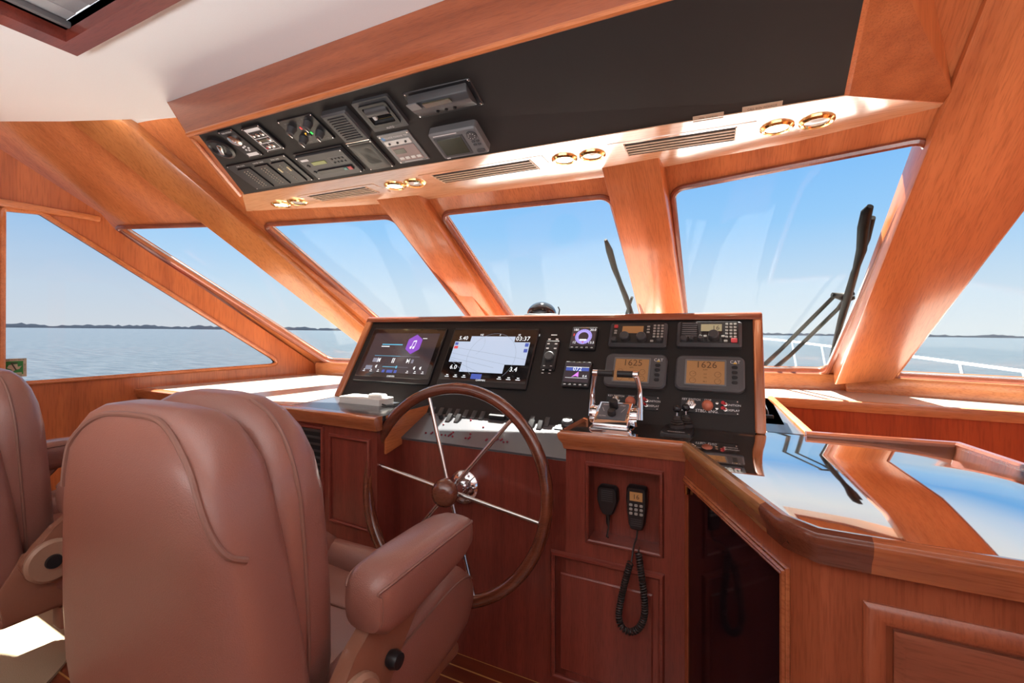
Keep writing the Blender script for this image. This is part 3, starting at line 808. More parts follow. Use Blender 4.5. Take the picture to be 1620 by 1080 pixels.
# left end: sloping wood border and outer end face
mb = MB()
S0 = sf[0] + Vector((0, 0, 0))
mb.poly([OA, OD, S0, fl]); 
mb.hexa([fl, S0, S0 + Vector((-.015, .01, .34)), FT0], [p + Vector((.02, .02, 0)) for p in (fl, S0, S0 + Vector((-.015, .01, .34)), FT0)])
part(mb, 'end_panel', W_RAKE, oh, norm=True)
# right end panel, vertical
e0, e1 = OC, sf[-1]
mb = MB(); mb.prism([e0, e1, e1 + Vector((0, 0, .35)), OB_ + Vector((0, .0, .21)), OB_], (.012, -.0, 0))
part(mb, 'end_panel', W_UP, oh)
SOF = Frame((0, 0, E + .657), (1, 0, 0), (0, -1, 0))       # soffit underside: n down
# ================================================================== INSTRUMENTS IN THE DASH
def kid(mb, name, m, root, label=None):
    o = mb.build(name, m, root)
    if label: o['label'] = label
    return o
def kids(mb, name, m, root):
    """Each separate piece of the builder becomes a part of its own."""
    bm = mb.bm; bm.verts.ensure_lookup_table(); bm.verts.index_update()
    seen, isl = set(), []
    for v0 in bm.verts:
        if v0 in seen: continue
        st, cur = [v0], []; seen.add(v0)
        while st:
            v = st.pop(); cur.append(v)
            for e in v.link_edges:
                w_ = e.other_vert(v)
                if w_ not in seen: seen.add(w_); st.append(w_)
        isl.append(cur)
    out = []
    for cur in isl:
        nb = MB(); mp = {v: nb.v(v.co) for v in cur}
        for f in {f for v in cur for f in v.link_faces}: nb.face([mp[v] for v in f.verts])
        out.append(nb.build(name, m, root))
    bm.free()
    return out
def circ(x, y, r, n=16): return [(x + r * math.cos(2 * PI * k / n), y + r * math.sin(2 * PI * k / n)) for k in range(n)]
def arc(mb, x, y, r, a0, a1, w, z, n=24):
    p = [(x + r * math.cos(math.radians(a0 + (a1 - a0) * k / n)), y + r * math.sin(math.radians(a0 + (a1 - a0) * k / n))) for k in range(n + 1)]
    for a, b in zip(p, p[1:]): mb.line(a, b, w, z)
def screws(root, w, h, ins=.006, r=.0028, z=.004, m=None):
    mb = MB()
    for sx in (-1, 1):
        for sy in (-1, 1): mb.lathe([(0, z - .002), (r, z - .002), (r, z), (r * .6, z + .0012), (0, z + .0012)], (sx * (w / 2 - ins), sy * (h / 2 - ins)), 10)
    return kids(mb, 'screw', m or M_STEEL, root)
def menu_row(mb, w, y, z, n=9):
    for i in range(n):
        x = -w * .46 + w * .92 * i / (n - 1)
        if 2 < i < n - 3: continue
        mb.rect(x - .006, y + .004, x + .006, y + .008, z); mb.rect(x - .011, y - .004, x + .011, y - .001, z)

# -- the two wide chart displays
def display(quad, label, kind):
    r, w, h = device(DASH, quad, 'chart_display', label, 'screen', 'chart displays in the dash')
    kid(MB().slab(w, h, 0, .014, r=.008, ch=.003), 'bezel', M_PLASTIC, r)
    kid(MB().slab(w - .012, h - .034, .0135, .0148, cy=.008, r=.004, ch=.0005), 'glass_front', M_GLOSS, r)
    sw, sh, cy = w - .06, h - .085, .008
    kx = sw / .62
    def S(mb):
        for v in mb.bm.verts: v.co.x *= kx
        return mb
    z = .0152
    mb = MB()
    if kind == 'music':
        mb.rect(-sw / 2, cy - sh / 2, sw / 2, cy + sh / 2, z); s = kid(mb, 'screen', M_SCREEN_D, r)
        z += .0004
        mb = MB(); x, y = sw * .25, cy + sh * .22
        mb.plate(rpoly([(x + .075 * math.cos(a), y + .058 * math.sin(a)) for a in [math.radians(30 + 60 * k) for k in range(6)]], .012), [], z, z)
        S(mb).build('album_icon', M_S_PURP, s)
        mb = MB(); zz = z + .0003
        for px in (-.014, .012):
            mb.plate(circ(x + px - .006, y - .02, .008), [], zz, zz); mb.line((x + px, y - .02), (x + px + .004, y + .018), .004, zz)
        mb.line((x - .010, y + .017), (x + .017, y + .020), .007, zz)
        for q, t in ((-.14, -1), (0, 0), (.14, 1)):
            X = q - .03; Y = cy - sh * .2
            if t == 0:
                mb.rect(X - .011, Y - .014, X - .004, Y + .014, zz); mb.rect(X + .004, Y - .014, X + .011, Y + .014, zz)
            else:
                mb.poly([(X - t * .014, Y - .013, zz), (X + t * .008, Y, zz), (X - t * .014, Y + .013, zz)]); mb.rect(X + t * .011 - .002, Y - .013, X + t * .011 + .002, Y + .013, zz)
        for X in (-.17, .19, .245):
            Y = cy - sh * .36
            mb.poly([(X - .010, Y - .004, zz), (X - .010, Y + .004, zz), (X + .004, Y + .010, zz), (X + .004, Y - .010, zz)])
        menu_row(mb, .6, cy - sh * .47, zz)
        mb.rect(.17, cy + sh * .36, .21, cy + sh * .375, zz); mb.rect(-.2, cy + sh * .14, -.12, cy + sh * .16, zz)
        S(mb).build('screen_print', M_S_TXT, s)
        mb = MB(); mb.rect(-.23, cy - sh * .095, .02, cy - sh * .085, z); mb.rect(-.11, cy - sh * .365, .02, cy - sh * .35, z); mb.plate(circ(.022, cy - sh * .357, .008), [], z, z)
        mb.rect(-.2, cy + sh * .19, 0.0, cy + sh * .215, z); kids(S(mb), 'slider', M_S_CYAN, s)
        mb = MB(); mb.rect(-.23, cy - sh * .25, -.165, cy - sh * .15, z); mb.rect(-.275, cy - sh * .44, -.21, cy - sh * .34, z); mb.rect(.14, cy - sh * .25, .16, cy - sh * .16, z); mb.rect(.02, cy - sh * .095, .2, cy - sh * .089, z); mb.rect(.02, cy - sh * .36, .13, cy - sh * .354, z)
        kids(S(mb), 'screen_button', M_S_GREY, s)
        mb = MB(); mb.rect(-.10, cy - sh * .50, -.075, cy - sh * .43, z); mb.rect(-.055, cy - sh * .50, .0, cy - sh * .43, z); mb.rect(.015, cy - sh * .50, .04, cy - sh * .43, z)
        kids(S(mb), 'screen_tab', M_S_BLUE, s)
    else:
        x0, x1, y0, y1 = -sw / 2, sw / 2, cy - sh / 2 + .02, cy + sh / 2 - .012
        mb.plate([(x0 + .075, y0), (x1 - .10, y0), (x1 - .10, y0 + .045), (x1, y0 + .045), (x1, y1 - .03), (x1 - .08, y1 - .03), (x1 - .08, y1), (x0 + .085, y1), (x0 + .085, y1 - .03), (x0, y1 - .03), (x0, y0 + .05), (x0 + .075, y0 + .05)], [], z, z)
        s = kid(mb, 'screen', M_SCREEN_W, r)
        zz = z + .0004
        mb = MB(); arc(mb, .02, cy - .01, sh * .56, -48, 228, .0012, zz, 40); arc(mb, -.10, cy + .06, sh * .3, -60, 30, .0008, zz, 10)
        for a, b in (((x0, y0 + sh * .58), (x1, y0 + sh * .33)), ((x0, y0 + sh * .44), (x1 - .1, y0 + sh * .2)), ((x0, y0 + sh * .33), (.05, y0 + sh * .12)), ((x0, y0 + sh * .3), (-.02, y0 + .0)), ((x0, y0 + sh * .28), (-.1, y0 + .0))):
            mb.line(a, b, .0012, zz)
        mb.build('chart_drawing', mat('chart_line', (.05, .05, .06), .5, emit=(.25, .3, .4), estr=.6), s)
        mb = MB()
        mb.text('5.40', .030, x0 + .042, y1 - .012, zz); mb.text('03:37', .032, x1 - .04, y1 - .012, zz); mb.text('6.0', .032, x0 + .036, y0 + .022, zz); mb.text('3.4', .032, x1 - .05, y0 + .022, zz)
        menu_row(mb, sw, y0 - .025, zz)
        for i in range(4): mb.text(('NE', 'E', 'SE', 'S')[i], .014, x0 + .14 + i * .1, y1 + .008, zz)
        mb.build('readout', M_S_TXT, s)
        mb = MB(); mb.rect(-.055, y0 - .034, .0, y0 - .008, zz - .0002); mb.rect(x1 - .022, y0 + .14, x1 - .004, y0 + .158, zz); mb.rect(x1 - .022, y0 + .11, x1 - .004, y0 + .128, zz); mb.rect(x0 + .004, y1 - .05, x0 + .022, y1 - .036, zz)
        kids(mb, 'screen_tab', M_S_BLUE, s)
        mb = MB(); mb.rect(x0 + .004, y1 - .07, x0 + .026, y1 - .056, zz); mb.build('red_flag', M_S_RED, s)
    kid(MB().text('GARMIN', .013, 0, -h / 2 + .032, .0151), 'maker_lettering', M_S_TXT, r)
display([(595, 520.5), (709, 521), (680, 609.5), (560, 603)], 'wide dark chart display showing a music player, left of the two big screens', 'music')
display([(722, 521), (855, 522), (833, 619), (692, 609)], 'wide chart display showing a pale chart with ring, behind the wheel top', 'chart')
# -- remote keypad
r, w, h = device(DASH, [(866, 541), (888, 541), (877, 587.5), (856, 586.5)], 'remote_keypad', 'slim black remote keypad with a round knob between chart display and small gauges', 'keypad')
kid(MB().slab(w, h, 0, .016, r=.006, ch=.004), 'housing', M_PLASTIC, r)
kid(MB().lathe([(0, .016), (.022, .016), (.022, .026), (.018, .030), (0, .030)], (0, -.01)), 'knob', M_PLASTIC2, r)
mb = MB()
for i, y in enumerate((.078, .055, .032)):
    for x in (-.018, .018): mb.rect(x - .006, y - .003, x + .006, y + .003, .0163)
for y in (-.055, -.075, -.09):
    for x in (-.016, .016): mb.rect(x - .005, y - .0015, x + .005, y + .0015, .0163)
mb.rect(-.014, .098, .014, .103, .0163)
kid(mb, 'key_marks', M_TEXT, r)
# -- two small gauges
def gauge(quad, label, kind):
    r, w, h = device(DASH, quad, 'small_gauge', label, 'gauge', 'small gauges in the dash')
    kid(MB().slab(w, h, 0, .016, r=.006, ch=.003), 'housing', M_PLASTIC, r)
    kid(MB().slab(w * .9, h * .76, .0155, .0166, cy=h * .06, r=.003, ch=.0004), 'screen', M_SCREEN_D, r)
    z = .017
    if kind == 'dial':
        mb = MB(); R = h * .33
        mb.plate(circ(0, h * .06, R, 36), [circ(0, h * .06, R * .6, 36)], z, z); kid(mb, 'dial', M_S_LILAC, r)
        mb = MB()
        for k in range(24):
            a = 2 * PI * k / 24; mb.line((R * .82 * math.cos(a), h * .06 + R * .82 * math.sin(a)), (R * .95 * math.cos(a), h * .06 + R * .95 * math.sin(a)), .002, z + .0003)
        kid(mb, 'tick_marks', M_S_BLUE, r)
        mb = MB(); mb.rect(-.016, -h * .12, .016, -h * .05, z)
        for x, t in ((-.33, '180'), (.33, '20.0')): mb.text(t, .016, w * x, h * .36, z)
        for x, t in ((-.33, '12'), (.33, '13.5')): mb.text(t, .016, w * x, -h * .2, z)
        kid(mb, 'readout', M_S_TXT, r)
        mb = MB(); mb.rect(-w * .4, .01, -w * .36, .022, z); mb.rect(-.004, -h * .2, .004, -h * .16, z); kids(mb, 'red_mark', M_S_RED, r)
    else:
        mb = MB(); mb.rect(-w * .42, h * .12, w * .42, h * .25, z); kid(mb, 'blue_band', M_S_BLUE, r)
        mb = MB(); mb.rect(-w * .42, h * .26, w * .42, h * .275, z); mb.text('072', .026, 0, h * .185, z + .0003); mb.rect(-w * .4, -h * .16, w * .4, -h * .148, z); mb.text('0.4', .015, w * .3, -h * .08, z); kid(mb, 'readout', M_S_TXT, r)
        mb = MB(); mb.poly([(-w * .18, -h * .13, z), (-w * .03, -h * .08, z), (w * .08, -h * .12, z), (w * .06, h * .10, z)]); kid(mb, 'heading_arrow', M_S_MAG, r)
    mb = MB()
    for k in range(5): mb.slab(w * .1, h * .05, .0155, .0175, cx=(k - 2) * w * .19, cy=-h * .42, r=.002, ch=.0006)
    kids(mb, 'button', M_GREY, r)
    kid(MB().text('GARMIN', .010, 0, h * .45, .0163), 'maker_lettering', M_GOLD, r)
gauge([(907, 520), (947, 520), (942.5, 556), (901.5, 555)], 'small square gauge showing a lilac dial, upper of two left of the radios', 'dial')
gauge([(896, 574), (938.5, 574.5), (932.7, 615), (889, 614)], 'small square gauge with a purple arrow and blue band, left of the throttle', 'arrow')
# -- two marine radios
def knob(mb, x, y, r, z0, z1): mb.lathe([(0, z0), (r, z0), (r * .97, z1 - .004), (r * .8, z1), (0, z1)], (x, y), 20)
def radio(quad, label, kind):
    r, w, h = device(DASH, quad, 'marine_radio', label, 'radio', 'marine radios in the dash')
    kid(MB().slab(w, h, 0, .03, r=.010, ch=.010), 'housing', M_PLASTIC2, r)
    kid(MB().slab(w * .9, h * .84, .029, .0312, cy=.004, r=.006, ch=.001), 'face', M_PLASTIC, r)
    z = .0312
    keys, knobs, red, lcd, chrome = MB(), MB(), MB(), MB(), MB()
    if kind == 'ssb':
        lcd.rect(-w * .27, h * .02, w * .10, h * .32, z + .0006)
        for i in range(5):
            for j in range(3): keys.slab(w * .042, h * .075, z, z + .002, cx=w * (.29 + j * .065), cy=h * (.34 - i * .115), r=.002, ch=.0006)
        for i in range(3): keys.slab(w * .05, h * .06, z, z + .002, cx=w * .185, cy=h * (.3 - i * .12), r=.002, ch=.0006)
        for y in (.12, .02): keys.slab(w * .05, h * .07, z, z + .002, cx=-w * .385, cy=h * y, r=.002, ch=.0006)
        keys.slab(w * .055, h * .08, z, z + .002, cx=w * .26, cy=-h * .3, r=.002, ch=.0006)
        red.slab(w * .07, h * .14, z, z + .004, cx=-w * .385, cy=h * .3, r=.003, ch=.001)
        knob(knobs, -w * .39, -h * .28, w * .052, z, z + .014); knob(knobs, w * .385, -h * .28, w * .042, z, z + .012)
        knob(knobs, -w * .20, -h * .2, w * .085, z, z + .03); knob(knobs, w * .09, -h * .22, w * .085, z, z + .03)
    else:
        lcd.rect(-w * .12, h * .06, w * .2, h * .34, z + .0006)
        for i in range(5):
            for j in range(3): keys.slab(w * .042, h * .075, z, z + .002, cx=w * (.275 + j * .062), cy=h * (.34 - i * .125), r=.002, ch=.0006)
        for x in (-.12, -.05, .22): keys.slab(w * .05, h * .07, z, z + .002, cx=w * x, cy=-h * .14, r=.002, ch=.0006)
        keys.slab(w * .055, h * .08, z, z + .002, cx=w * .26, cy=-h * .32, r=.002, ch=.0006)
        red.slab(w * .09, h * .16, z, z + .004, cx=w * .385, cy=-h * .31, r=.003, ch=.001)
        knob(knobs, -w * .38, -h * .27, w * .06, z, z + .014); knob(knobs, -w * .26, -h * .27, w * .036, z, z + .016); knob(knobs, -w * .12, -h * .26, w * .04, z, z + .018)
        knob(knobs, w * .08, -h * .18, w * .085, z, z + .03)
        g = MB()
        for i in range(7): g.slab(w * .24, h * .035, z, z + .003, cx=-w * .3, cy=h * (.37 - i * .085), r=.0015, ch=.0008)
        kids(g, 'grille_bar', M_GREY, r)
    kids(keys, 'key', mat('key_grey', (.34, .33, .3), .5), r); kids(knobs, 'knob', M_PLASTIC2, r); kid(red, 'distress_button', M_RED, r)
    s = kid(lcd, 'lcd', M_LCD if kind == 'ssb' else M_LCD2, r)
    if kind != 'ssb': MB().text('16', h * .24, w * .11, h * .19, z + .001).build('channel_number', M_DTEXT, s)
radio([(968, 515), (1057.7, 516), (1055, 553), (964, 552)], 'black marine radio with a blank amber screen, directly above the throttle levers', 'ssb')
radio([(1073, 513.5), (1173.6, 513), (1174, 553), (1071, 552)], 'black marine radio showing channel 16, beside the right edge of the dash', 'vhf')
# -- two engine displays
def engine(quad, label, num):
    r, w, h = device(DASH, quad, 'engine_display', label, 'engine display', 'engine displays in the dash')
    kid(MB().slab(w, h, 0, .022, r=.026, ch=.006, seg=6), 'housing', mat('engine_grey', (.075, .075, .08), .42), r)
    mb = MB(); x0, x1, y0, y1 = -w * .33, w * .22, -h * .34, h * .32
    mb.plate(rrect(x1 - x0 + .012, y1 - y0 + .012, .004, 3, (x0 + x1) / 2, (y0 + y1) / 2), [[(x0, y0), (x1, y0), (x1, y1), (x0, y1)]], .021, .0245)
    kid(mb, 'screen_rim', M_GREY, r)
    mb = MB(); mb.rect(x0, y0, x1, y1, .0225); s = kid(mb, 'lcd', M_LCD, r)
    mb = MB(); mb.text(num, h * .26, (x0 + x1) / 2 + .003, h * .2, .0229)
    for sx in (-1, 1):
        for y in (-.06, -.25): arc(mb, (x0 + x1) / 2 + sx * w * .18, h * y, h * .075, 0, 360, .0012, .0229, 20); mb.line(((x0 + x1) / 2 + sx * w * .18, h * y), ((x0 + x1) / 2 + sx * w * .18 + .008, h * y + .004), .001, .0229)
    for i, (tx, y) in enumerate((('RPM', .06), ('0.0', -.06), ('182', -.16), ('86.1', -.27))): mb.text(tx, h * .055, (x0 + x1) / 2, h * y, .0229)
    mb.build('readout', mat('lcd_ink', (.10, .045, .015), .6), s)
    mb = MB()
    for i in range(4): mb.slab(w * .085, h * .09, .021, .025, cx=w * .36, cy=h * (.16 - i * .14), r=h * .044, ch=.001)
    kids(mb, 'button', M_PLASTIC, r)
    kid(MB().text('CAT', h * .12, w * .365, h * .31, .0225), 'maker_lettering', M_TEXT, r)
    mb = MB(); mb.poly([(w * .335, h * .26, .0227), (w * .395, h * .26, .0227), (w * .365, h * .31, .0227)]); kid(mb, 'yellow_triangle', M_YEL, r)
engine([(961, 562.5), (1056, 563), (1054.6, 619), (956, 613)], 'grey engine display reading 1625 in amber, behind the throttle levers', '1625')
engine([(1071, 565), (1178, 567), (1179, 623), (1067, 619)], 'grey engine display reading 1626 in amber, above the joystick plate', '1626')
# -- two engine switch plates
def plate_sw(quad, label, side):
    r, w, h = device(DASH, quad, 'switch_plate', label, 'switch plate', 'engine switch plates in the dash')
    kid(MB().slab(w, h, 0, .003, r=.003, ch=.0008), 'plate', M_PLASTIC, r); screws(r, w, h, z=.003)
    mb = MB(); mb.lathe([(0, .003), (.018, .003), (.018, .008), (.011, .010), (.011, .018), (.005, .018), (.005, .012), (0, .012)], (-w * .32, 0), 6); mb.box((-w * .32, 0, .02), (.004, .02, .02), .001)
    kid(mb, 'key_switch', M_STEEL, r)
    mb = MB(); mb.lathe([(0, .003), (.019, .003), (.019, .012), (.016, .020), (.010, .025), (0, .027)], (-w * .03, 0), 20)
    kid(mb, 'stop_button', mat('orange_button', (.55, .16, .09), .35), r)
    mb = MB()
    for y in (.2, -.15): mb.lathe([(0, .003), (.005, .003), (.005, .007), (0, .008)], (w * .13, h * y), 10)
    for y in (.14, -.2): mb.lathe([(0, .003), (.007, .003), (.007, .008), (.004, .009), (.004, .014), (0, .014)], (w * .27, h * y), 10)
    kids(mb, 'lamp_bezel', M_STEEL, r)
    for y in (.14, -.2): kid(MB().tube([(w * .27, h * y, .008), (w * .255, h * y - .001, .018), (w * .225, h * y - .002, .028)], [.003, .005, .0065], 10), 'toggle_switch', M_RED, r)
    mb = MB(); mb.text('KEY SWITCH', .011, -w * .32, h * .36, .0034); mb.text('STOP', .010, -w * .03, h * .38, .0034); mb.text(side, .015, -w * .04, -h * .36, .0034); mb.text('IGNITION', .011, w * .4, h * .14, .0034); mb.text('DISPLAY', .011, w * .4, -h * .2, .0034)
    kid(mb, 'lettering', M_TEXT, r)
plate_sw([(961, 623.5), (1043, 627), (1043, 650), (958, 644)], 'black switch plate with key and orange button behind the throttle levers', 'PORT. ENG.')
plate_sw([(1077, 628), (1169.6, 633.6), (1170, 657), (1077, 652)], 'black switch plate lettered STBD. ENG. below the display reading 1626', 'STBD. ENG.')

# ================================================================== SWITCH PANEL
SPF = Frame((L0.x - .02, YF, E - .468), (1, 0, 0), (0, .205, .085))
SPW = XM0 - L0.x + .02; SPH = math.hypot(.205, .085)
sp = empty('rocker_console', M=SPF.mat(SPW / 2, SPH / 2)); tag(sp, 'sloping dark panel with rows of rocker switches and red lamps behind the wheel', 'switch panel')
kid(MB().slab(SPW, SPH + .01, -.004, .006, r=.002, ch=.001), 'plate', mat('grey_laminate', (.10, .103, .115), .3, coat=.25, bscale=700, bump=.15), sp)
def spxy(X, Y):
    u, v = SPF.uv(600 + X / 5.0625, 600 + Y / 5.0625); return u - SPW / 2, v - SPH / 2
for X, Y in ((450, 258), (515, 263), (580, 268), (645, 273), (715, 278), (782, 284), (850, 288), (1140, 315), (1245, 322), (1370, 325), (563, 330), (632, 335), (1222, 385), (1290, 390)):
    x, y = spxy(X, Y); y = min(y, SPH / 2 - .026)
    mb = MB(); mb.hexa([(x - .012, y - .022, .006), (x + .012, y - .022, .006), (x + .012, y + .022, .006), (x - .012, y + .022, .006)],
                       [(x - .010, y - .020, .010), (x + .010, y - .020, .010), (x + .010, y + .020, .026), (x - .010, y + .020, .026)], .0015, 1)
    kid(mb, 'rocker_switch', M_PLASTIC2, sp)
x, y = spxy(960, 312); kid(MB().slab(.075, .03, .006, .026, x, min(y, SPH / 2 - .02), .003, .002), 'cover', M_PLASTIC, sp)
x, y = spxy(498, 320); mb = MB(); knob(mb, x, y, .010, .006, .026); kid(mb, 'small_knob', M_PLASTIC, sp)
for X, Y in ((376, 440), (418, 445), (430, 436), (462, 413), (518, 372), (502, 455), (533, 458), (558, 463), (570, 455), (582, 446), (595, 436), (590, 468), (736, 338), (836, 395), (733, 450), (694, 482), (717, 485), (728, 476), (857, 500), (866, 492), (940, 497), (952, 490), (975, 500), (986, 492), (998, 515), (1028, 512)):
    x, y = spxy(X, Y); kid(MB().lathe([(0, .006), (.0042, .006), (.0042, .009), (.002, .011), (0, .0112)], (x, y), 10), 'pilot_lamp', M_REDDOT, sp)
mb = MB()
for a, b in (((740, 350), (760, 388)), ((740, 350), (775, 385)), ((740, 350), (788, 388)), ((740, 350), (745, 388)), ((620, 410), (700, 420)), ((700, 420), (800, 430)), ((640, 395), (660, 412)), ((760, 400), (790, 425)), ((820, 400), (850, 430))):
    mb.line(spxy(*a), spxy(*b), .0012, .0064)
for i in range(12): x, y = spxy(180 + i * 18, 430 - i * 15); mb.rect(x, y, x + .012, y + .002, .0064)
for i in range(4): x, y = spxy(690 + i * 70, 305 + i * 5); mb.rect(x, y - .006, x + .012, y - .004, .0064)
kid(mb, 'engraved_lines', M_GREY, sp)
# winch dial on its black pad
x0, y0 = SPF.uv(896, 676)
dl_ = empty('dial_control', M=SPF.mat(x0, y0, .0062)); tag(dl_, 'round black dial on a square pad at the right end of the switch panel', 'dial')
kid(MB().slab(.085, .06, 0, .004, r=.003, ch=.001), 'pad', M_PLASTIC, dl_)
mb = MB(); mb.lathe([(0, .004), (.026, .004), (.027, .010), (.022, .016), (.024, .02), (.018, .026), (0, .026)], (.006, .010), 16); kid(mb, 'dial_knob', M_PLASTIC2, dl_)
mb = MB()
for i in range(3): mb.rect(-.012 + i * .012, -.022, -.006 + i * .012, -.018, .0043)
kid(mb, 'marks', M_TEXT, dl_)

# ================================================================== THROTTLE, JOYSTICK, DASH TOP ITEMS
tx, ty = -.385, 1.64
th = empty('throttle_control', (tx, ty, ZK)); tag(th, 'chrome twin-lever throttle with black grips on the wooden counter', 'throttle')
mb = MB()
sec = [(-.075, .006), (-.075, .022), (-.03, .055), (.035, .085), (.05, .08), (.055, .006)]
mb.hexa([(-.062, y, z) for y, z in sec], [(.062, y, z) for y, z in sec], .006, 3)
mb.slab(.15, .15, 0, .008, 0, -.005, .012, .003)
kid(mb, 'housing', M_CHROME, th)
TF = Frame((0, -.052, .0418), (1, 0, 0), (0, .085, .05))
mb = MB(); mb.slab(.10, .085, -.002, .002, 0, .037, .004, .001)
o = mb.build('face_plate', mat('throttle_face', (.10, .105, .12), .35), th); o.matrix_basis = TF.mat()
mb = MB(); knob(mb, .0, .055, .016, .002, .034); knob(mb, 0, .018, .015, .002, .020); mb.box((.0, .035, .007), (.018, .04, .008), .002)
o2 = mb.build('selector_knob', M_PLASTIC, o)
mb = MB(); mb.text('SYNC', .009, 0, .075, .0024); mb.text('PORT', .008, -.03, .066, .0024); mb.text('STBD', .008, .03, .066, .0024); mb.text('NEUTRAL', .006, -.032, .006, .0024); mb.line((-.04, .05), (-.03, .03), .001, .0024); mb.line((.04, .05), (.03, .03), .001, .0024)
mb.build('lettering', M_TEXT, o)
for s in (-1, 1):
    mb = MB()
    mb.lathe([(0, -.012), (.034, -.012), (.036, 0), (.034, .012), (0, .012)], seg=24, M=Matrix.Translation((s * .072, 0, .04)) @ Matrix.Rotation(PI / 2, 4, 'Y'))
    lv = [(s * .088, .01, .03), (s * .088, .02, .08), (s * .086, .022, .13), (s * .080, .018, .165), (s * .074, .012, .186)]
    mb.tube(lv, [.013, .011, .009, .009, .010], 12)
    lever = kid(mb, 'lever', M_CHROME, th)
    mb = MB(); mb.tube([(s * .082, .012, .19), (s * .064, .012, .19)], .0125, 14); mb.build('lever_end', M_CHROME, lever)
    mb = MB(); mb.tube([(s * .064, .012, .19), (s * .008, .012, .19)], .0125, 14); mb.build('grip', M_PLASTIC, lever)
q = [P(*p, z=ZK) for p in ((1057, 667), (1100, 669.5), (1093, 689.5), (1044, 686))]
jc = sum(q, Vector()) / 4
js = empty('joystick_plate', (jc.x, jc.y, ZK), ); tag(js, 'black plate with two ball-topped thruster joysticks on the counter', 'joystick')
jw, jh = ((q[1] - q[0]).length + (q[2] - q[3]).length) / 2, ((q[3] - q[0]).length + (q[2] - q[1]).length) / 2
kid(MB().slab(jw, jh, 0, .005, r=.003, ch=.001), 'plate', M_PLASTIC, js); screws(js, jw, jh, z=.005)
for x, y in ((-.004, -.016), (.022, .022)):
    pr = [(0, .005), (.027, .005), (.027, .016)]
    for i in range(4): pr += [(.021 - i * .003, .018 + i * .007), (.024 - i * .004, .021 + i * .007), (.020 - i * .003, .024 + i * .007)]
    pr += [(.006, .047), (0, .047)]
    b = kid(MB().lathe(pr, (x, y), 20), 'rubber_boot', M_RUBBER, js)
    MB().lathe([(0, .045), (.0035, .045), (.0035, .062), (0, .062)], (x, y), 10).build('stem', M_STEEL, b)
    MB().lathe([(.0005 + .0135 * math.sin(PI * k / 10), .072 - .0135 * math.cos(PI * k / 10)) for k in range(11)], (x, y), 18).build('ball', mat('gloss_black_ball', (.01, .01, .012), .08), b)
kid(MB().text('WESMAR', .014, 0, 0, 0, M=Matrix.Translation((0, -jh * .38, .0054)) @ Matrix.Rotation(PI, 4, 'Z')), 'lettering', M_TEXT, js)
# white flat box on the slate counter
bx = empty('control_box', (-1.575, 1.655, ZK)); tag(bx, 'flat white plastic box lying on the dark counter left of the wheel', 'box')
kid(MB().slab(.25, .10, 0, .03, r=.004, ch=.003), 'base', M_WHITEPL, bx)
kid(MB().slab(.085, .05, .029, .044, .06, .012, .012, .006), 'lid_hump', M_WHITEPL, bx)
kid(MB().tube([(.125, -.03, .006), (.16, -.04, .004), (.20, -.02, .004), (.215, .0, .004)], .0035, 8), 'cable', M_PLASTIC, bx)
# compass on the dash top
cp = P(857, 497, y=2.14); zt = DT.z + .026
cm = empty('compass', (cp.x, 2.14, zt)); tag(cm, 'domed glass compass in a dark ring on top of the dash', 'compass')
kid(MB().lathe([(0, 0), (.085, 0), (.09, .006), (.078, .012), (0, .012)], seg=28), 'base_ring', M_PLASTIC, cm)
kid(MB().lathe([(.074 * math.cos(a), .010 + .062 * math.sin(a)) for a in [PI / 2 * k / 10 for k in range(11)]], seg=28), 'dome', mat('dark_dome', (.012, .016, .022), .03, coat=.6), cm)
kid(MB().tube([(.09, -.0, .0), (.095, 0, .03), (.088, 0, .045)], .003, 8), 'lamp_wire', M_PLASTIC, cm)
# loose microphone cable on the side shelf
pc = P(1216, 661, z=ZK)
lc = empty('phone_charger', (pc.x, pc.y, ZK)); tag(lc, 'small black plug with a thin cable on the shelf right of the dash', 'cable')
kid(MB().slab(.035, .02, 0, .012, r=.005, ch=.003), 'plug', M_PLASTIC, lc)
a = P(1198, 622, z=ZK) - Vector((pc.x, pc.y, ZK))
kid(MB().tube([(.0, .01, .006), (.0, .05, .02), (a.x * .5, a.y * .6, .03), (a.x * .8, a.y * .9, .02), (a.x, a.y, .004)], .0025, 8), 'cord', M_PLASTIC, lc)

# ================================================================== STEERING WHEEL
WC = Vector((-.955, 1.44, E - .61)); RW = .381
sw = empty('steering_wheel', M=Matrix.Translation(WC) @ Matrix.Rotation(math.radians(-9), 4, 'X') @ Matrix.Rotation(math.radians(3), 4, 'Z')); tag(sw, 'large wooden steering wheel with six steel spokes in front of the console', 'steering wheel')
WM = Matrix.Rotation(PI / 2, 4, 'X')         # local z (lathe axis) -> aft
kid(MB().tube([(RW * math.cos(2 * PI * k / 72), 0, RW * math.sin(2 * PI * k / 72)) for k in range(72)], .0225, 18, cyc=True), 'rim', W_RIM, sw)
for k in range(6):
    a = math.radians(-9 + 60 * k)
    kid(MB().tube([(.03 * math.cos(a), -.005, .03 * math.sin(a)), ((RW - .01) * math.cos(a), 0, (RW - .01) * math.sin(a))], [.0085, .0075], 12), 'spoke', M_STEEL, sw)
kid(MB().lathe([(0, -.07), (.026, -.07), (.026, -.035), (.036, -.03), (.036, .018), (.042, .022), (.042, .028), (0, .028)], seg=28, M=WM), 'hub', M_CHROME, sw)
kid(MB().lathe([(0, .026), (.047, .026), (.052, .034), (.052, .044), (.046, .060), (.030, .072), (.012, .077), (0, .078)], seg=28, M=WM), 'hub_cap', wood('cap_wood', (.22, .07, .04), (.15, .045, .025), (1, 0, 0), rough=.15, coat=.9), sw)
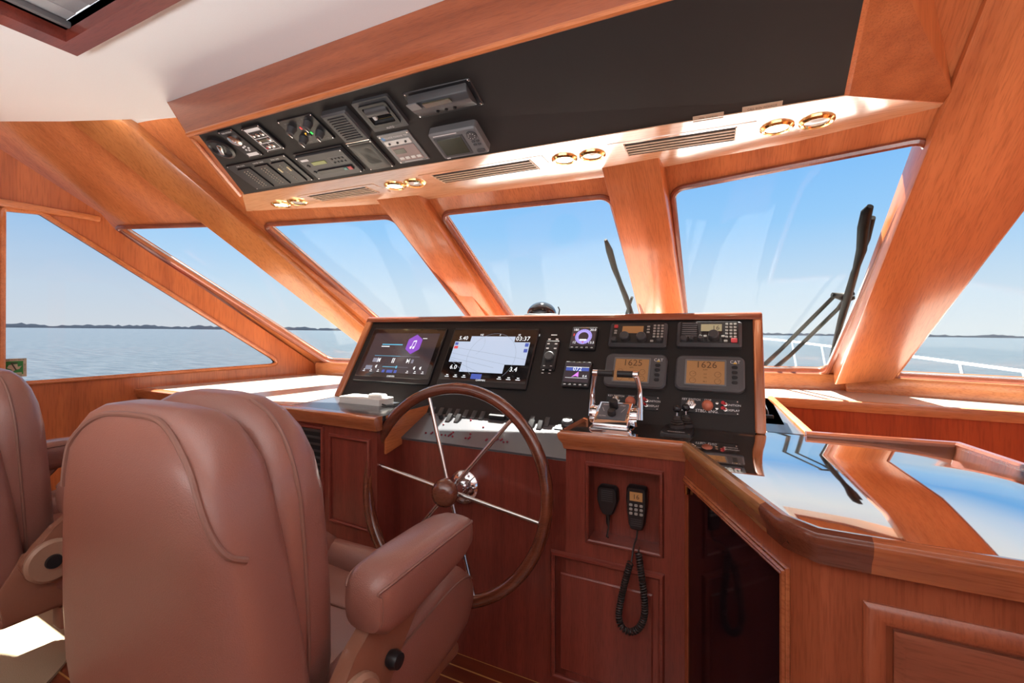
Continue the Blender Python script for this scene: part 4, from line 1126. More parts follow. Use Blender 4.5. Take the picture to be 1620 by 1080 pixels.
mb = MB(); mb.lathe([(0, -.128), (.062, -.128), (.064, -.10), (.058, -.094), (.034, -.088), (.03, -.07), (0, -.07)], seg=32, M=WM)
for k in range(6): mb.lathe([(0, -.095), (.005, -.095), (.005, -.089), (0, -.088)], (.05 * math.cos(k * PI / 3), .05 * math.sin(k * PI / 3)), 10, M=WM)
kid(mb, 'mounting_flange', M_CHROME, sw)

# ================================================================== MICROPHONES IN THE NICHE
NF = Frame(MF.w(0, 0, -ND), (1, 0, 0), (0, 0, 1))
def npx(px, py): return NF.uv(px, py)
a = npx(964, 785)
fm = empty('fist_microphone', M=NF.mat(a[0], a[1], 0)); tag(fm, 'black fist microphone hanging on the left in the radio niche', 'microphone')
o2 = rpoly([(-.034, .045), (.034, .045), (.036, -.005), (.018, -.055), (-.018, -.055), (-.036, -.005)], .018, 5)
mb = MB(); mb.rings([[(x, y, .006) for x, y in o2], [(x, y, .028) for x, y in o2], [(x * .88, y * .9, .036) for x, y in o2]]); kid(mb, 'body', M_PLASTIC, fm)
mb = MB()
for i in range(6): mb.rect(-.02, .030 - i * .007, .02, .033 - i * .007, .0365)
kids(mb, 'speaker_slot', M_PLASTIC2, fm)
kid(MB().slab(.03, .02, 0, .008, 0, .01, .003, .001), 'hook', M_STEEL, fm)
e = npx(966, 855)
kid(MB().tube([(0, -.05, .02), (0, -.085, .02), (.003, -.10, .021), (-.002, -.13, .03), (.005, -.16, .034), (.004, nz0 - a[1] + .004, .036)], [.008, .006, .003, .003, .003, .003], 8), 'cord', M_RUBBER, fm)
a = npx(1010, 798)
hs = empty('radio_handset', M=NF.mat(a[0], a[1], 0)); tag(hs, 'black radio handset with amber screen reading 16 and coiled cord', 'radio handset')
o2 = rpoly([(-.032, .072), (.032, .072), (.034, .02), (.026, -.055), (.018, -.072), (-.018, -.072), (-.026, -.055), (-.034, .02)], .012, 4)
mb = MB(); mb.rings([[(x, y, .010) for x, y in o2], [(x, y, .036) for x, y in o2], [(x * .88, y * .94, .043) for x, y in o2]]); kid(mb, 'body', M_PLASTIC, hs)
mb = MB(); mb.rect(-.021, .026, .021, .056, .0434); s = kid(mb, 'lcd', M_LCD, hs); MB().text('16', .022, 0, .040, .0437).build('channel_number', M_DTEXT, s)
mb = MB()
for i in range(3):
    for j in range(3): mb.slab(.011, .009, .043, .0455, (j - 1) * .017, .012 - i * .014, .003, .001)
kids(mb, 'key', mat('key_grey', 0), hs)
mb = MB()
for i in range(4): mb.rect(-.018, -.036 - i * .007, .018, -.033 - i * .007, .0434)
kids(mb, 'speaker_slot', M_PLASTIC2, hs)
kid(MB().slab(.034, .03, 0, .011, 0, .02, .003, .001), 'hook', M_STEEL, hs)
# coiled cord: straight lead, loop of coils in front of the door, back up to the niche hole
HM = NF.mat(a[0], a[1], 0).inverted()
def hl(px, py, yy): return HM @ P(px, py, y=yy)
yc = YM - .035
lead = [Vector((.002, -.07, .028)), Vector((.0, -.10, .035)), hl(1003, 862, YM - .005), hl(999, 888, yc)]
path = [hl(*p, yc) for p in ((997, 890), (990, 915), (983, 945), (979, 975), (985, 993), (999, 999), (1013, 990), (1020, 968), (1018, 935), (1014, 905), (1010, 875))]
hole = [hl(1010, 872, YM - .02), hl(1012, 866, YM + .02), hl(1014, 864, YM + .045)]
def catmull(pts, n):
    out = []
    for i in range(len(pts) - 1):
        p0, p1, p2, p3 = pts[max(i - 1, 0)], pts[i], pts[i + 1], pts[min(i + 2, len(pts) - 1)]
        for k in range(n):
            t = k / n
            out.append(.5 * ((2 * p1) + (p2 - p0) * t + (2 * p0 - 5 * p1 + 4 * p2 - p3) * t * t + (3 * p1 - p0 - 3 * p2 + p3) * t ** 3))
    out.append(pts[-1]); return out
cl = catmull(path, 90); coil = []; L = 0
for i, p in enumerate(cl):
    t = (cl[min(i + 1, len(cl) - 1)] - cl[max(i - 1, 0)]).normalized()
    if i: L += (p - cl[i - 1]).length
    b1 = t.cross(Vector((0, 0, 1))).normalized(); b2 = t.cross(b1)
    ph = 2 * PI * L / .0082
    coil.append(p + (b1 * math.cos(ph) + b2 * math.sin(ph)) * .0088)
mb = MB(); mb.tube(catmull(lead, 6), .003, 8); mb.tube(coil, .0026, 5); mb.tube(hole, .003, 8)
kid(mb, 'coiled_cord', M_RUBBER, hs)
# ================================================================== OVERHEAD INSTRUMENTS
def odev(quad, name, label, cat, group=None):
    return device(OF, quad, name, label, cat, group)
GO = None
r, w, h = odev([(338, 222), (360, 216), (364, 243), (342, 248)], 'round_horn_control', 'round black socket with a bright lever, leftmost device of the overhead board', 'control')
kid(MB().lathe([(0, 0), (.055, 0), (.055, .012), (.045, .016), (.040, .008), (0, .006)], seg=28), 'ring', M_PLASTIC, r)
kid(MB().box((0, 0, .013), (.02, .06, .012), .004, M=Matrix.Rotation(-.7, 4, 'Z')), 'lever', M_STEEL, r)
r, w, h = odev([(352.5, 205), (375.6, 200), (409.6, 246), (386.4, 250)], 'key_panel', 'narrow black key switch plate with a silver disc, upper row second from left', 'panel')
kid(MB().slab(w, h, 0, .006, r=.002, ch=.001), 'plate', M_PLASTIC, r); screws(r, w, h, z=.006)
kid(MB().lathe([(0, .006), (.027, .006), (.027, .012), (.022, .014), (.008, .014), (.006, .010), (0, .010)], (-.002, h * .16), 24), 'key_switch', M_STEEL, r)
mb = MB(); mb.text('FIRE SYSTEM', .010, 0, h * .42, .0064)
for k in range(5): mb.lathe([(0, .006), (.005, .006), (.004, .009), (0, .009)], (.012 * math.cos(k * 1.256) + .004, -h * .16 + .012 * math.sin(k * 1.256)), 8)
mb.rect(-w * .36, -h * .44, w * .36, -h * .33, .0064); kid(mb, 'lettering', M_TEXT, r)
r, w, h = odev([(390, 199.5), (416.7, 191), (445, 233.4), (418, 239)], 'alarm_panel', 'black alarm panel with white outlined boxes and round buttons, upper row third from left', 'panel')
kid(MB().slab(w, h, 0, .012, r=.004, ch=.002), 'plate', M_PLASTIC, r); screws(r, w, h, .005, z=.012)
mb = MB(); z = .0125
X0, X1 = -w * .39, w * .39
for a, b in (((X0, -h * .42), (X1, -h * .42)), ((X0, h * .34), (X1, h * .34)), ((X0, h * .06), (X1, h * .06)), ((X0, -h * .14), (X1, -h * .14)), ((X0, -h * .42), (X0, h * .34)), ((X1, -h * .42), (X1, h * .34)), ((0, -h * .14), (0, -h * .42))): mb.line(a, b, .003, z)
mb.plate(rrect(w * .8, h * .09, .001, 2, 0, h * .4), [], z, z)
kid(mb, 'white_lines', M_TEXT, r)
mb = MB()
for x, y in ((-.25, .2), (0, .2), (.25, .2), (-.28, -.04), (.28, -.04), (-.12, -.28), (.13, -.28)): mb.lathe([(0, .012), (.009, .012), (.009, .015), (0, .016)], (w * x, h * y), 14)
kids(mb, 'button', M_STEEL, r)
kid(MB().slab(w * .36, h * .1, .012, .0135, 0, -h * .04, .001, .0003), 'window', M_LCDOFF, r)
mb = MB(); mb.lathe([(0, .012), (.005, .012), (.004, .0145), (0, .015)], (-w * .28, -h * .34), 10); kid(mb, 'red_lamp', M_RED, r)
r, w, h = odev([(445, 189), (498, 175.5), (524.7, 217), (473, 230)], 'knob_panel', 'black plate with five control knobs and three tiny coloured lamps, overhead upper row', 'panel')
kid(MB().slab(w, h, 0, .008, r=.003, ch=.0015), 'plate', M_PLASTIC, r); screws(r, w, h, z=.008)
for x, y in ((-.30, .16), (.22, .22), (-.26, -.26), (.28, -.18)):
    k_ = kid(MB().lathe([(0, .008), (.018, .008), (.016, .016), (.0135, .034), (0, .036)], (w * x, h * y), 18), 'knob', M_PLASTIC2, r)
    MB().box((w * x, h * y - .004, .037), (.005, .022, .004), .001).build('pointer', M_STEEL, k_)
kid(MB().lathe([(0, .008), (.011, .008), (.010, .016), (0, .018)], (.0, -h * .14), 14), 'small_knob', M_PLASTIC, r)
for x, y, m in ((-.06, .12, M_S_RED), (-.08, -.12, mat('amber_lamp', (.4, .2, .02), .3, emit=(.9, .45, .05), estr=.8)), (.08, -.12, mat('green_lamp', (.02, .3, .05), .3, emit=(.1, .8, .15), estr=.8))):
    kid(MB().slab(.007, .012, .008, .0105, w * x, h * y, .001, .0004), 'lamp', m, r)
mb = MB(); mb.text('SPEED', .009, -w * .3, h * .36, .0084); mb.text('RANGE', .009, w * .24, h * .4, .0084); mb.text('HORN', .009, -w * .2, -h * .43, .0084); mb.text('PROGRAMMER', .010, w * .2, -h * .42, .0084)
for k in range(4): mb.line((.0, h * .2), (-.014 + .009 * k, h * .36), .001, .0084)
kid(mb, 'lettering', M_GREY, r)
def grill(quad, label):
    r, w, h = odev(quad, 'overhead_speaker', label, 'speaker')
    kid(MB().slab(w, h, 0, .03, r=.006, ch=.006), 'housing', M_PLASTIC2, r)
    mb = MB()
    for i in range(10): mb.slab(w * .66, h * .035, .029, .033, 0, h * (.36 - i * .08), .002, .001)
    kids(mb, 'grille_bar', M_PLASTIC, r)
    kid(MB().slab(w * .98, h * .03, .02, .031, 0, -h * .485, .002, .001), 'chrome_lip', M_STEEL, r)
grill([(518, 172), (554, 165), (584, 212), (541, 220)], 'dark speaker with horizontal grille bars in the overhead board')
r, w, h = odev([(562, 157), (619, 143.5), (644, 193), (590, 204)], 'depth_recorder', 'square black instrument with a deep open recess, next to the overhead speaker', 'instrument')
mb = MB(); mb.plate(rrect(w, h, .006), [rrect(w * .62, h * .56, .006, 4, 0, .006)], .0, .018); kid(mb, 'frame', M_PLASTIC2, r)
mb = MB(); mb.plate(rrect(w * .78, h * .74, .01, 4, 0, .004), [rrect(w * .62, h * .56, .006, 4, 0, .006)], .016, .026); kid(mb, 'raised_rim', M_PLASTIC, r)
kid(MB().slab(w * .62, h * .56, .0, .004, 0, .006, .004, .001), 'recess', mat('vent_black', 0), r)
mb = MB(); mb.tube([(w * .02 - .045, .02, .010), (w * .02 + .045, .02, .010)], .022, 14); kid(mb, 'paper_roll', M_PLASTIC2, r)
mb = MB(); mb.box((-w * .22, .0, .012), (.014, .04, .012), .003); kid(mb, 'light_tab', M_WHITEPL, r)
mb = MB(); mb.rect(-w * .2, -h * .2, w * .22, -h * .18, .0065); kid(mb, 'brass_bar', M_GOLD, r)
kid(MB().text('AUTO', .012, 0, -h * .44, .0186), 'lettering', M_TEXT, r)
r, w, h = odev([(641, 143), (747, 119.5), (762, 162), (660, 187)], 'stabilizer_panel', 'long black curved instrument with a dim strip display, rightmost of the upper row', 'instrument')
kid(MB().slab(w, h, 0, .01, r=.006, ch=.003), 'back_plate', M_PLASTIC, r); screws(r, w, h, .008, .004, .01)
mb = MB()
sec = [(-h * .36, .010), (-h * .40, .016), (-h * .1, .034), (h * .08, .040), (h * .3, .034), (h * .42, .012)]
mb.hexa([(-w * .44, y, z) for y, z in sec], [(w * .44, y, z) for y, z in sec], .004)
kid(mb, 'body', M_PLASTIC2, r)
LFt = Frame((0, -h * .1, .034), (1, 0, 0), (0, h * .18, .006))
mb = MB(); mb.slab(w * .40, h * .22, 0, .0035, .0, .035, .002, .0008); o = mb.build('strip_display', M_LCDOFF, r); o.matrix_basis = LFt.mat()
mb = MB()
for i in range(3): mb.lathe([(0, .018), (.006, .018), (.005, .036), (0, .037)], ((i - .8) * w * .13, -h * .20), 12)
kids(mb, 'button', M_PLASTIC, r)
mb = MB(); mb.slab(w * .16, h * .32, 0, .003, -w * .34, .04, .003, .001); o = mb.build('grey_panel', M_GREY, r); o.matrix_basis = LFt.mat()
r, w, h = odev([(367, 260.6), (457.4, 241), (488, 283.7), (400, 300.7)], 'tank_gauge', 'black plate with three columns of tiny white lamps, lower left of the overhead board', 'gauge')
kid(MB().slab(w, h, 0, .006, r=.003, ch=.0015), 'plate', M_PLASTIC, r); screws(r, w, h, z=.006)
for i, x in enumerate((-.27, .03, .31)):
    st = kid(MB().slab(w * .22, h * .8, .006, .012, w * x, -h * .06, .003, .001), 'lamp_strip', M_PLASTIC, r)
    mb = MB()
    for j in range(10):
        for s in ((-1, 1) if i < 2 else (0,)): mb.lathe([(0, .012), (.0028, .012), (.002, .0145), (0, .015)], (w * x + s * .010, h * (.24 - j * .065)), 8)
    kids(mb, 'lamp', mat('lamp_beige', (.42, .38, .3), .5), st)
    mb = MB(); mb.text(('FUEL TANK', 'WATER TANK', 'TRIM TABS')[i], .010, w * x, h * .42, .0064); mb.build('lettering', M_TEXT, st)
mb = MB()
for s in (-1, 1): mb.slab(.008, .026, .012, .015, w * .31 + s * .026, h * .08, .001, .0005)
kids(mb, 'yellow_slider', mat('cream_plastic', (.75, .68, .42), .5), r)
r, w, h = odev([(474, 245), (545, 229), (569, 267.5), (501, 281)], 'bilge_alarm', 'dark grey control with an olive strip display and red button, lower row of overhead board', 'control')
kid(MB().slab(w + .012, h + .012, 0, .006, .003, .004, r=.004, ch=.0015), 'back_plate', M_PLASTIC, r)
kid(MB().slab(w, h, .006, .016, r=.003, ch=.0015), 'face', M_PLASTIC2, r); screws(r, w, h, z=.016)
kid(MB().slab(w * .3, h * .13, .016, .018, -w * .13, h * .16, .002, .0006), 'strip_display', mat('olive_lcd', (.16, .17, .05), .4, emit=(.3, .32, .08), estr=.25), r)
mb = MB()
for i in range(4):
    for j in range(2): mb.lathe([(0, .016), (.005, .016), (.004, .0185), (0, .019)], (w * (.17 + i * .075), h * (.2 - j * .14)), 10)
for x, y in ((-.40, .1), (-.40, -.18)): mb.lathe([(0, .016), (.008, .016), (.007, .020), (0, .021)], (w * x, h * y), 12)
kids(mb, 'button', M_PLASTIC, r)
mb = MB(); mb.plate(rrect(w * .33, h * .3, .003, 3, w * .28, h * .13), [rrect(w * .32, h * .285, .003, 3, w * .28, h * .13)], .0163, .0163); kid(mb, 'white_outline', M_GREY, r)
kid(MB().slab(w * .4, h * .16, .016, .022, -w * .12, -h * .2, .002, .001), 'rocker_row', M_PLASTIC, r)
kid(MB().slab(w * .36, h * .16, .016, .022, w * .25, -h * .2, .002, .001), 'rocker_row', M_PLASTIC, r)
kid(MB().slab(w * .08, h * .13, .022, .024, w * .38, -h * .2, .002, .001), 'red_button', M_RED, r)
kid(MB().slab(w * .07, h * .1, .022, .024, w * .28, -h * .2, .002, .001), 'teal_button', mat('teal_plastic', (.05, .22, .2), .4), r)
kid(MB().rect(-w * .44, h * .3, -w * .28, h * .38, .0164), 'white_badge', M_TEXT, r)
r, w, h = odev([(556, 224), (595, 216), (618, 262), (579, 269)], 'blank_panel', 'smooth glossy black cover plate right of the olive display, lower overhead row', 'cover plate')
kid(MB().slab(w, h, 0, .010, r=.006, ch=.004), 'rim', M_PLASTIC, r); screws(r, w, h, .008, z=.010)
mb = MB(); mb.rings([[(x, y, .010 - .0) for x, y in rrect(w * .86, h * .86, .01)], [(x, y, .0115) for x, y in rrect(w * .8, h * .8, .01)], [(x, y, .0095) for x, y in rrect(w * .4, h * .45, .02)]])
kid(mb, 'dished_face', M_PLASTIC, r)
r, w, h = odev([(602, 213), (649, 203.5), (675, 249.5), (629, 260.5)], 'watermaker_panel', 'grey metal watermaker panel with white strip and pinkish keypad, lower overhead row', 'panel')
kid(MB().slab(w, h, 0, .004, r=.003, ch=.001), 'plate', mat('grey_metal', (.22, .22, .225), .4, .3), r); screws(r, w, h, .009, .0035, .004)
kid(MB().slab(w * .82, h * .15, .004, .008, -w * .02, h * .22, .003, .001), 'white_strip', M_WHITEPL, r)
mb = MB()
for x in (-.28, -.02, .24): mb.lathe([(0, .008), (.005, .008), (.004, .012), (0, .012)], (w * x, h * .22), 10)
kids(mb, 'toggle', M_PLASTIC, r)
kid(MB().slab(w * .78, h * .5, .004, .006, 0, -h * .16, .004, .001), 'keypad', mat('pink_grey', (.36, .27, .25), .5), r)
kid(MB().slab(w * .36, h * .16, .006, .0075, -w * .17, -h * .07, .002, .0005), 'lcd', mat('green_grey_lcd', (.13, .14, .11), .3), r)
mb = MB()
for i in range(4): mb.slab(w * .14, h * .08, .006, .008, w * (-.28 + i * .19), -h * .31, .002, .0006)
kids(mb, 'key', M_WHITEPL, r)
mb = MB(); mb.text('VILLAGE MARINE TEC', .0115, .004, h * .38, .0044); mb.rect(-w * .3, -h * .46, w * .3, -h * .445, .0044); kid(mb, 'lettering', M_TEXT, r)
mb = MB(); mb.plate(circ(-w * .38, h * .37, .008), [], .0043, .0043); kid(mb, 'blue_drop', mat('blue_mark', (.1, .3, .6), .5), r)
r, w, h = odev([(683, 202), (757, 187), (773, 230.5), (702, 243.5)], 'plotter_display', 'grey framed small plotter with a dark square screen, rightmost of the lower overhead row', 'plotter')
kid(MB().slab(w, h, 0, .034, r=.012, ch=.006), 'housing', M_GREY, r)
kid(MB().slab(w * .62, h * .74, .033, .036, -w * .12, -.003, .004, .001), 'screen_rim', M_PLASTIC2, r)
kid(MB().slab(w * .52, h * .6, .0355, .037, -w * .12, -.003, .002, .0005), 'screen', M_LCDOFF, r)
mb = MB()
mb.lathe([(0, .034), (.020, .034), (.019, .038), (0, .039)], (w * .36, h * .24), 20)
for i in range(2):
    for j in range(2): mb.slab(w * .07, h * .07, .034, .037, w * (.32 + i * .09), h * (.02 - j * .12), .003, .001)
mb.slab(w * .17, h * .13, .034, .038, w * .37, -h * .33, .008, .001); kids(mb, 'key', M_PLASTIC2, r)
mb = MB(); mb.rect(-w * .4, h * .40, w * .1, h * .43, .0344); mb.rect(-w * .42, -h * .46, -w * .34, -h * .42, .0344)
for k in range(8): a = k * PI / 4; mb.line((w * .36 + .010 * math.cos(a), h * .24 + .010 * math.sin(a)), (w * .36 + .014 * math.cos(a), h * .24 + .014 * math.sin(a)), .002, .0393)
kid(mb, 'marks', M_TEXT, r)
for quad, tx, lb in (([(1096, 184.5), (1145, 176), (1145, 185), (1096, 194)], 'MMSI : 316030203', 'narrow beige label strip, left of two at the lower edge of the black overhead board'),
                     ([(1174, 170), (1238, 158), (1238, 168), (1174, 180)], 'CALL SIGN WDH9229', 'longer beige call sign label strip at the lower right edge of the overhead board')):
    r, w, h = odev(quad, 'label_strip', lb, 'label', 'label strips on the overhead board')
    kid(MB().slab(w, h, 0, .002, r=.001, ch=.0004), 'strip', mat('beige_label', (.55, .42, .30), .5), r)
    kid(MB().text(tx, h * .5, 0, 0, .0023, sx=min(1, w * .85 / (len(tx) * h * .33))), 'lettering', M_DTEXT, r)
# ---- downlights in the soffit
DLs = [(445, 323, 1), (471, 319, 0), (625, 293, 1), (656, 289, 0), (893, 251, 1), (937, 245, 0), (1229, 201, 1), (1292, 191, 0)]
wh = ['above the port windscreen pane', 'left of the second air vent', 'between the two long air vents', 'at the right end of the soffit']
M_LAMP = mat('lit_lens', (.8, .75, .6), .3, emit=(1.0, .86, .6), estr=6.0)
M_LENS = mat('clear_lens', (.55, .56, .56), .15, coat=.5)
for i, (px, py, on) in enumerate(DLs):
    u, v = SOF.uv(px, py)
    lt = empty('downlight', M=SOF.mat(u, v)); tag(lt, ('lit' if on else 'unlit') + ' brass ringed downlight, ' + ('left' if on else 'right') + ' of the pair ' + wh[i // 2], 'downlight', 'downlights in the soffit')
    R = .050
    kid(MB().lathe([(R * .66, .002), (R * .72, .008), (R * .86, .010), (R, .004), (R, 0), (R * .66, 0)], seg=32), 'ring', M_GOLD, lt)
    kid(MB().lathe([(0, .002), (R * .7, .002), (R * .7, .004), (R * .3, .007), (0, .008)], seg=24), 'lens', M_LAMP if on else M_LENS, lt)
# ---- air vents in the soffit
for pq, sq, lb in (([(448, 322), (603, 288), (622, 300), (500, 322)], [(485, 309.5), (580, 294.5), (599, 303.5), (512, 317)], 'slatted air vent in the soffit above the port windscreen pane'),
                   ([(668, 279), (870, 248), (882, 264), (690, 294)], [(681, 277), (838, 251.5), (855, 266.5), (705, 288.5)], 'slatted air vent in the soffit in the middle of the console'),
                   ([(957, 229.6), (1196, 191.6), (1192, 219.7), (970, 251)], [(984, 228.5), (1167, 199), (1162, 222), (996, 245)], 'large slatted air vent in the soffit under the beige label strips')):
    q = [SOF.uv(*p) for p in sq]
    c = Vector((sum(p[0] for p in q) / 4, sum(p[1] for p in q) / 4))
    u_ = Vector(q[1]) - Vector(q[0]) + Vector(q[2]) - Vector(q[3]); w = u_.length / 2
    h = abs((q[0][1] + q[1][1] - q[2][1] - q[3][1]) / 2)
    fr = Frame(SOF.w(c.x, c.y), SOF.u * u_.x + SOF.v * u_.y, SOF.v)
    av = empty('air_vent', M=fr.mat()); tag(av, lb, 'air vent', 'air vents in the soffit')
    mb = MB(); mb.plate(rrect(w + .11, h + .035, .002, 2), [rrect(w, h, .002, 2)], 0.0, .002); kid(mb, 'cover_plate', wood('soffit_wood', 0, 0), av)
    kid(MB().rect(-w / 2, -h / 2, w / 2, h / 2, .0012), 'dark_duct', mat('duct_dark', (.015, .006, .005), .8), av)
    mb = MB()
    for i in range(4): mb.box((0, h * (-.32 + i * .21), .003), (w, h * .055, .004), .0008)
    mb.box((-w / 2 + .002, 0, .003), (.004, h, .004)); mb.box((w / 2 - .002, 0, .003), (.004, h, .004))
    kids(mb, 'slat', mat('vent_cream', (.70, .50, .34), .35), av)
# ---- sticker in the side window
q = [PWF.uv(*p) for p in ((4, 568), (44, 566.5), (44, 597), (5, 598))]
cx, cy = sum(p[0] for p in q) / 4, sum(p[1] for p in q) / 4; w, h = q[1][0] - q[0][0], q[0][1] - q[3][1]
st = empty('window_sticker', M=PWF.mat(cx, cy, -.045)); tag(st, 'beige and green square sticker with a reversed 7 in the corner of the side window', 'sticker')
kid(MB().slab(w, h, 0, .001, r=.001, ch=.0003), 'sheet', mat('sticker_beige', (.50, .40, .28), .6), st)
kid(MB().rect(-w * .36, -h * .36, w * .36, h * .36, .0013), 'green_field', mat('sticker_green', (.02, .20, .035), .6), st)
mb = MB(); mb.plate([(-w * .3, 0), (-w * .22, h * .16), (w * .12, h * .2), (w * .14, h * .05), (w * .3, h * .1), (w * .2, -h * .08), (w * .05, -h * .1), (-.01, -h * .27), (-w * .12, -h * .24), (-w * .1, -h * .1)], [], .0016, .0016); mb.rect(-w * .3, -h * .34, w * .3, -h * .26, .0016)
kid(mb, 'emblem', mat('sticker_beige', 0), st)
mir = Matrix.Diagonal((-1, 1, 1, 1))
mb = MB(); mb.text('7', h * .62, 0, .004, .002, M=mir); mb.text('PUMP OUT SEAL', h * .1, 0, h * .42, .0014, M=mir); mb.text('SEAL TOTAL', h * .1, 0, -h * .44, .0014, M=mir)
mb.text('BAY 2010', h * .1, 0, 0, .0014, M=Matrix.Translation((w * .42, 0, 0)) @ Matrix.Rotation(PI / 2, 4, 'Z') @ mir); mb.text('JULY 2010', h * .1, 0, 0, .0014, M=Matrix.Translation((-w * .42, 0, 0)) @ Matrix.Rotation(-PI / 2, 4, 'Z') @ mir)
kid(mb, 'lettering', M_DTEXT, st)
# ================================================================== OUTSIDE: WIPERS AND BOW RAIL
def wip(k, px, d=-.10):
    f, n = BAY[k]; o = f(.5, .5, d)
    return on_plane(*px, o, n)
M_WIP = mat('wiper_black', (.0022, .0024, .0028), .6, spec=.1)
wp = empty('windscreen_wiper', wip(5, (1195, 600))); tag(wp, 'long black windscreen wiper with twin arms outside the right-hand pane', 'wiper', 'windscreen wipers')
def wpart(mb, name, m, root): o = mb.build(name, m, root); o.location = -root.location; return o
mb = MB(); mb.tube([wip(5, p) for p in ((1309, 588), (1318, 556), (1331, 505), (1341, 470), (1352, 432), (1358, 415))], [.010, .012, .016, .018, .016, .012], 10); wpart(mb, 'blade_lower', mat('wiper_grey', (.009, .010, .011), .6, spec=.12), wp)
mb = MB(); mb.tube([wip(5, p) for p in ((1352, 432), (1363, 395), (1366, 360), (1371, 335), (1377, 326))], [.012, .020, .022, .020, .012], 10); wpart(mb, 'blade_rubber', M_WIP, wp)
mb = MB(); mb.tube([wip(5, p, -.12) for p in ((1360, 410), (1372, 378), (1380, 344))], [.008, .012, .012], 10); wpart(mb, 'blade_back', M_WIP, wp)
for i, pp in enumerate((((1180, 604), (1235, 553), (1322, 466)), ((1200, 604), (1250, 562), (1328, 486)))):
    mb = MB(); mb.tube([wip(5, p, -.13) for p in pp], [.018, .012, .010], 10); wpart(mb, 'arm', mat('wiper_grey', 0), wp)
mb = MB(); mb.tube([wip(5, p, -.12) for p in ((1316, 466), (1334, 470), (1350, 463))], [.012, .022, .012], 10); mb.tube([wip(5, p, -.12) for p in ((1326, 488), (1338, 474), (1352, 470))], [.010, .016, .010], 10); wpart(mb, 'joint', mat('wiper_grey', 0), wp)
w2 = empty('windscreen_wiper', wip(4, (1008, 560))); tag(w2, 'black windscreen wiper partly hidden behind the middle pillar', 'wiper', 'windscreen wipers')
mb = MB(); mb.tube([wip(4, p) for p in ((958, 379), (964, 396), (972, 424), (983, 452))], [.008, .018, .016, .012], 10); wpart(mb, 'blade_rubber', M_WIP, w2)
mb = MB(); mb.tube([wip(4, p) for p in ((980, 445), (990, 470), (1000, 500), (1008, 560))], [.013, .016, .014, .014], 10); wpart(mb, 'blade_lower', mat('wiper_grey', 0), w2)
mb = MB(); mb.tube([wip(4, p, -.12) for p in ((1000, 470), (990, 500), (975, 560))], [.008, .008, .012], 10); wpart(mb, 'arm', mat('wiper_grey', 0), w2)
# bow rail
rl = empty('bow_rail', (1.2, 8.5, E - .8)); tag(rl, 'white tubular bow rail on posts round the foredeck outside', 'railing')
rp = [P(1760, 603, y=4.9), P(1620, 587, y=5.9), P(1430, 562, y=7.4), P(1300, 546, y=8.6), P(1212, 536, y=9.6)]
rp += [Vector((-.3, 10.1, rp[-1].z - .005)), Vector((-1.4, 9.6, rp[-1].z - .02)), Vector((-2.5, 8.0, rp[-1].z - .06)), Vector((-3.1, 6.0, rp[-1].z - .16)), Vector((-3.3, 4.8, rp[-1].z - .22))]
mb = MB(); mb.tube(catmull(rp, 6), .015, 10); wpart(mb, 'top_rail', M_DECK, rl)
M_POST = mat('post_grey', (.35, .40, .46), .4, .3)
for p in catmull(rp, 2)[1::2] + [rp[1], rp[3]]:
    mb = MB(); mb.tube([p, p + Vector((.10, .06, p.z * 0 - (p.z - .42)))], .018, 8); wpart(mb, 'post', M_POST, rl)
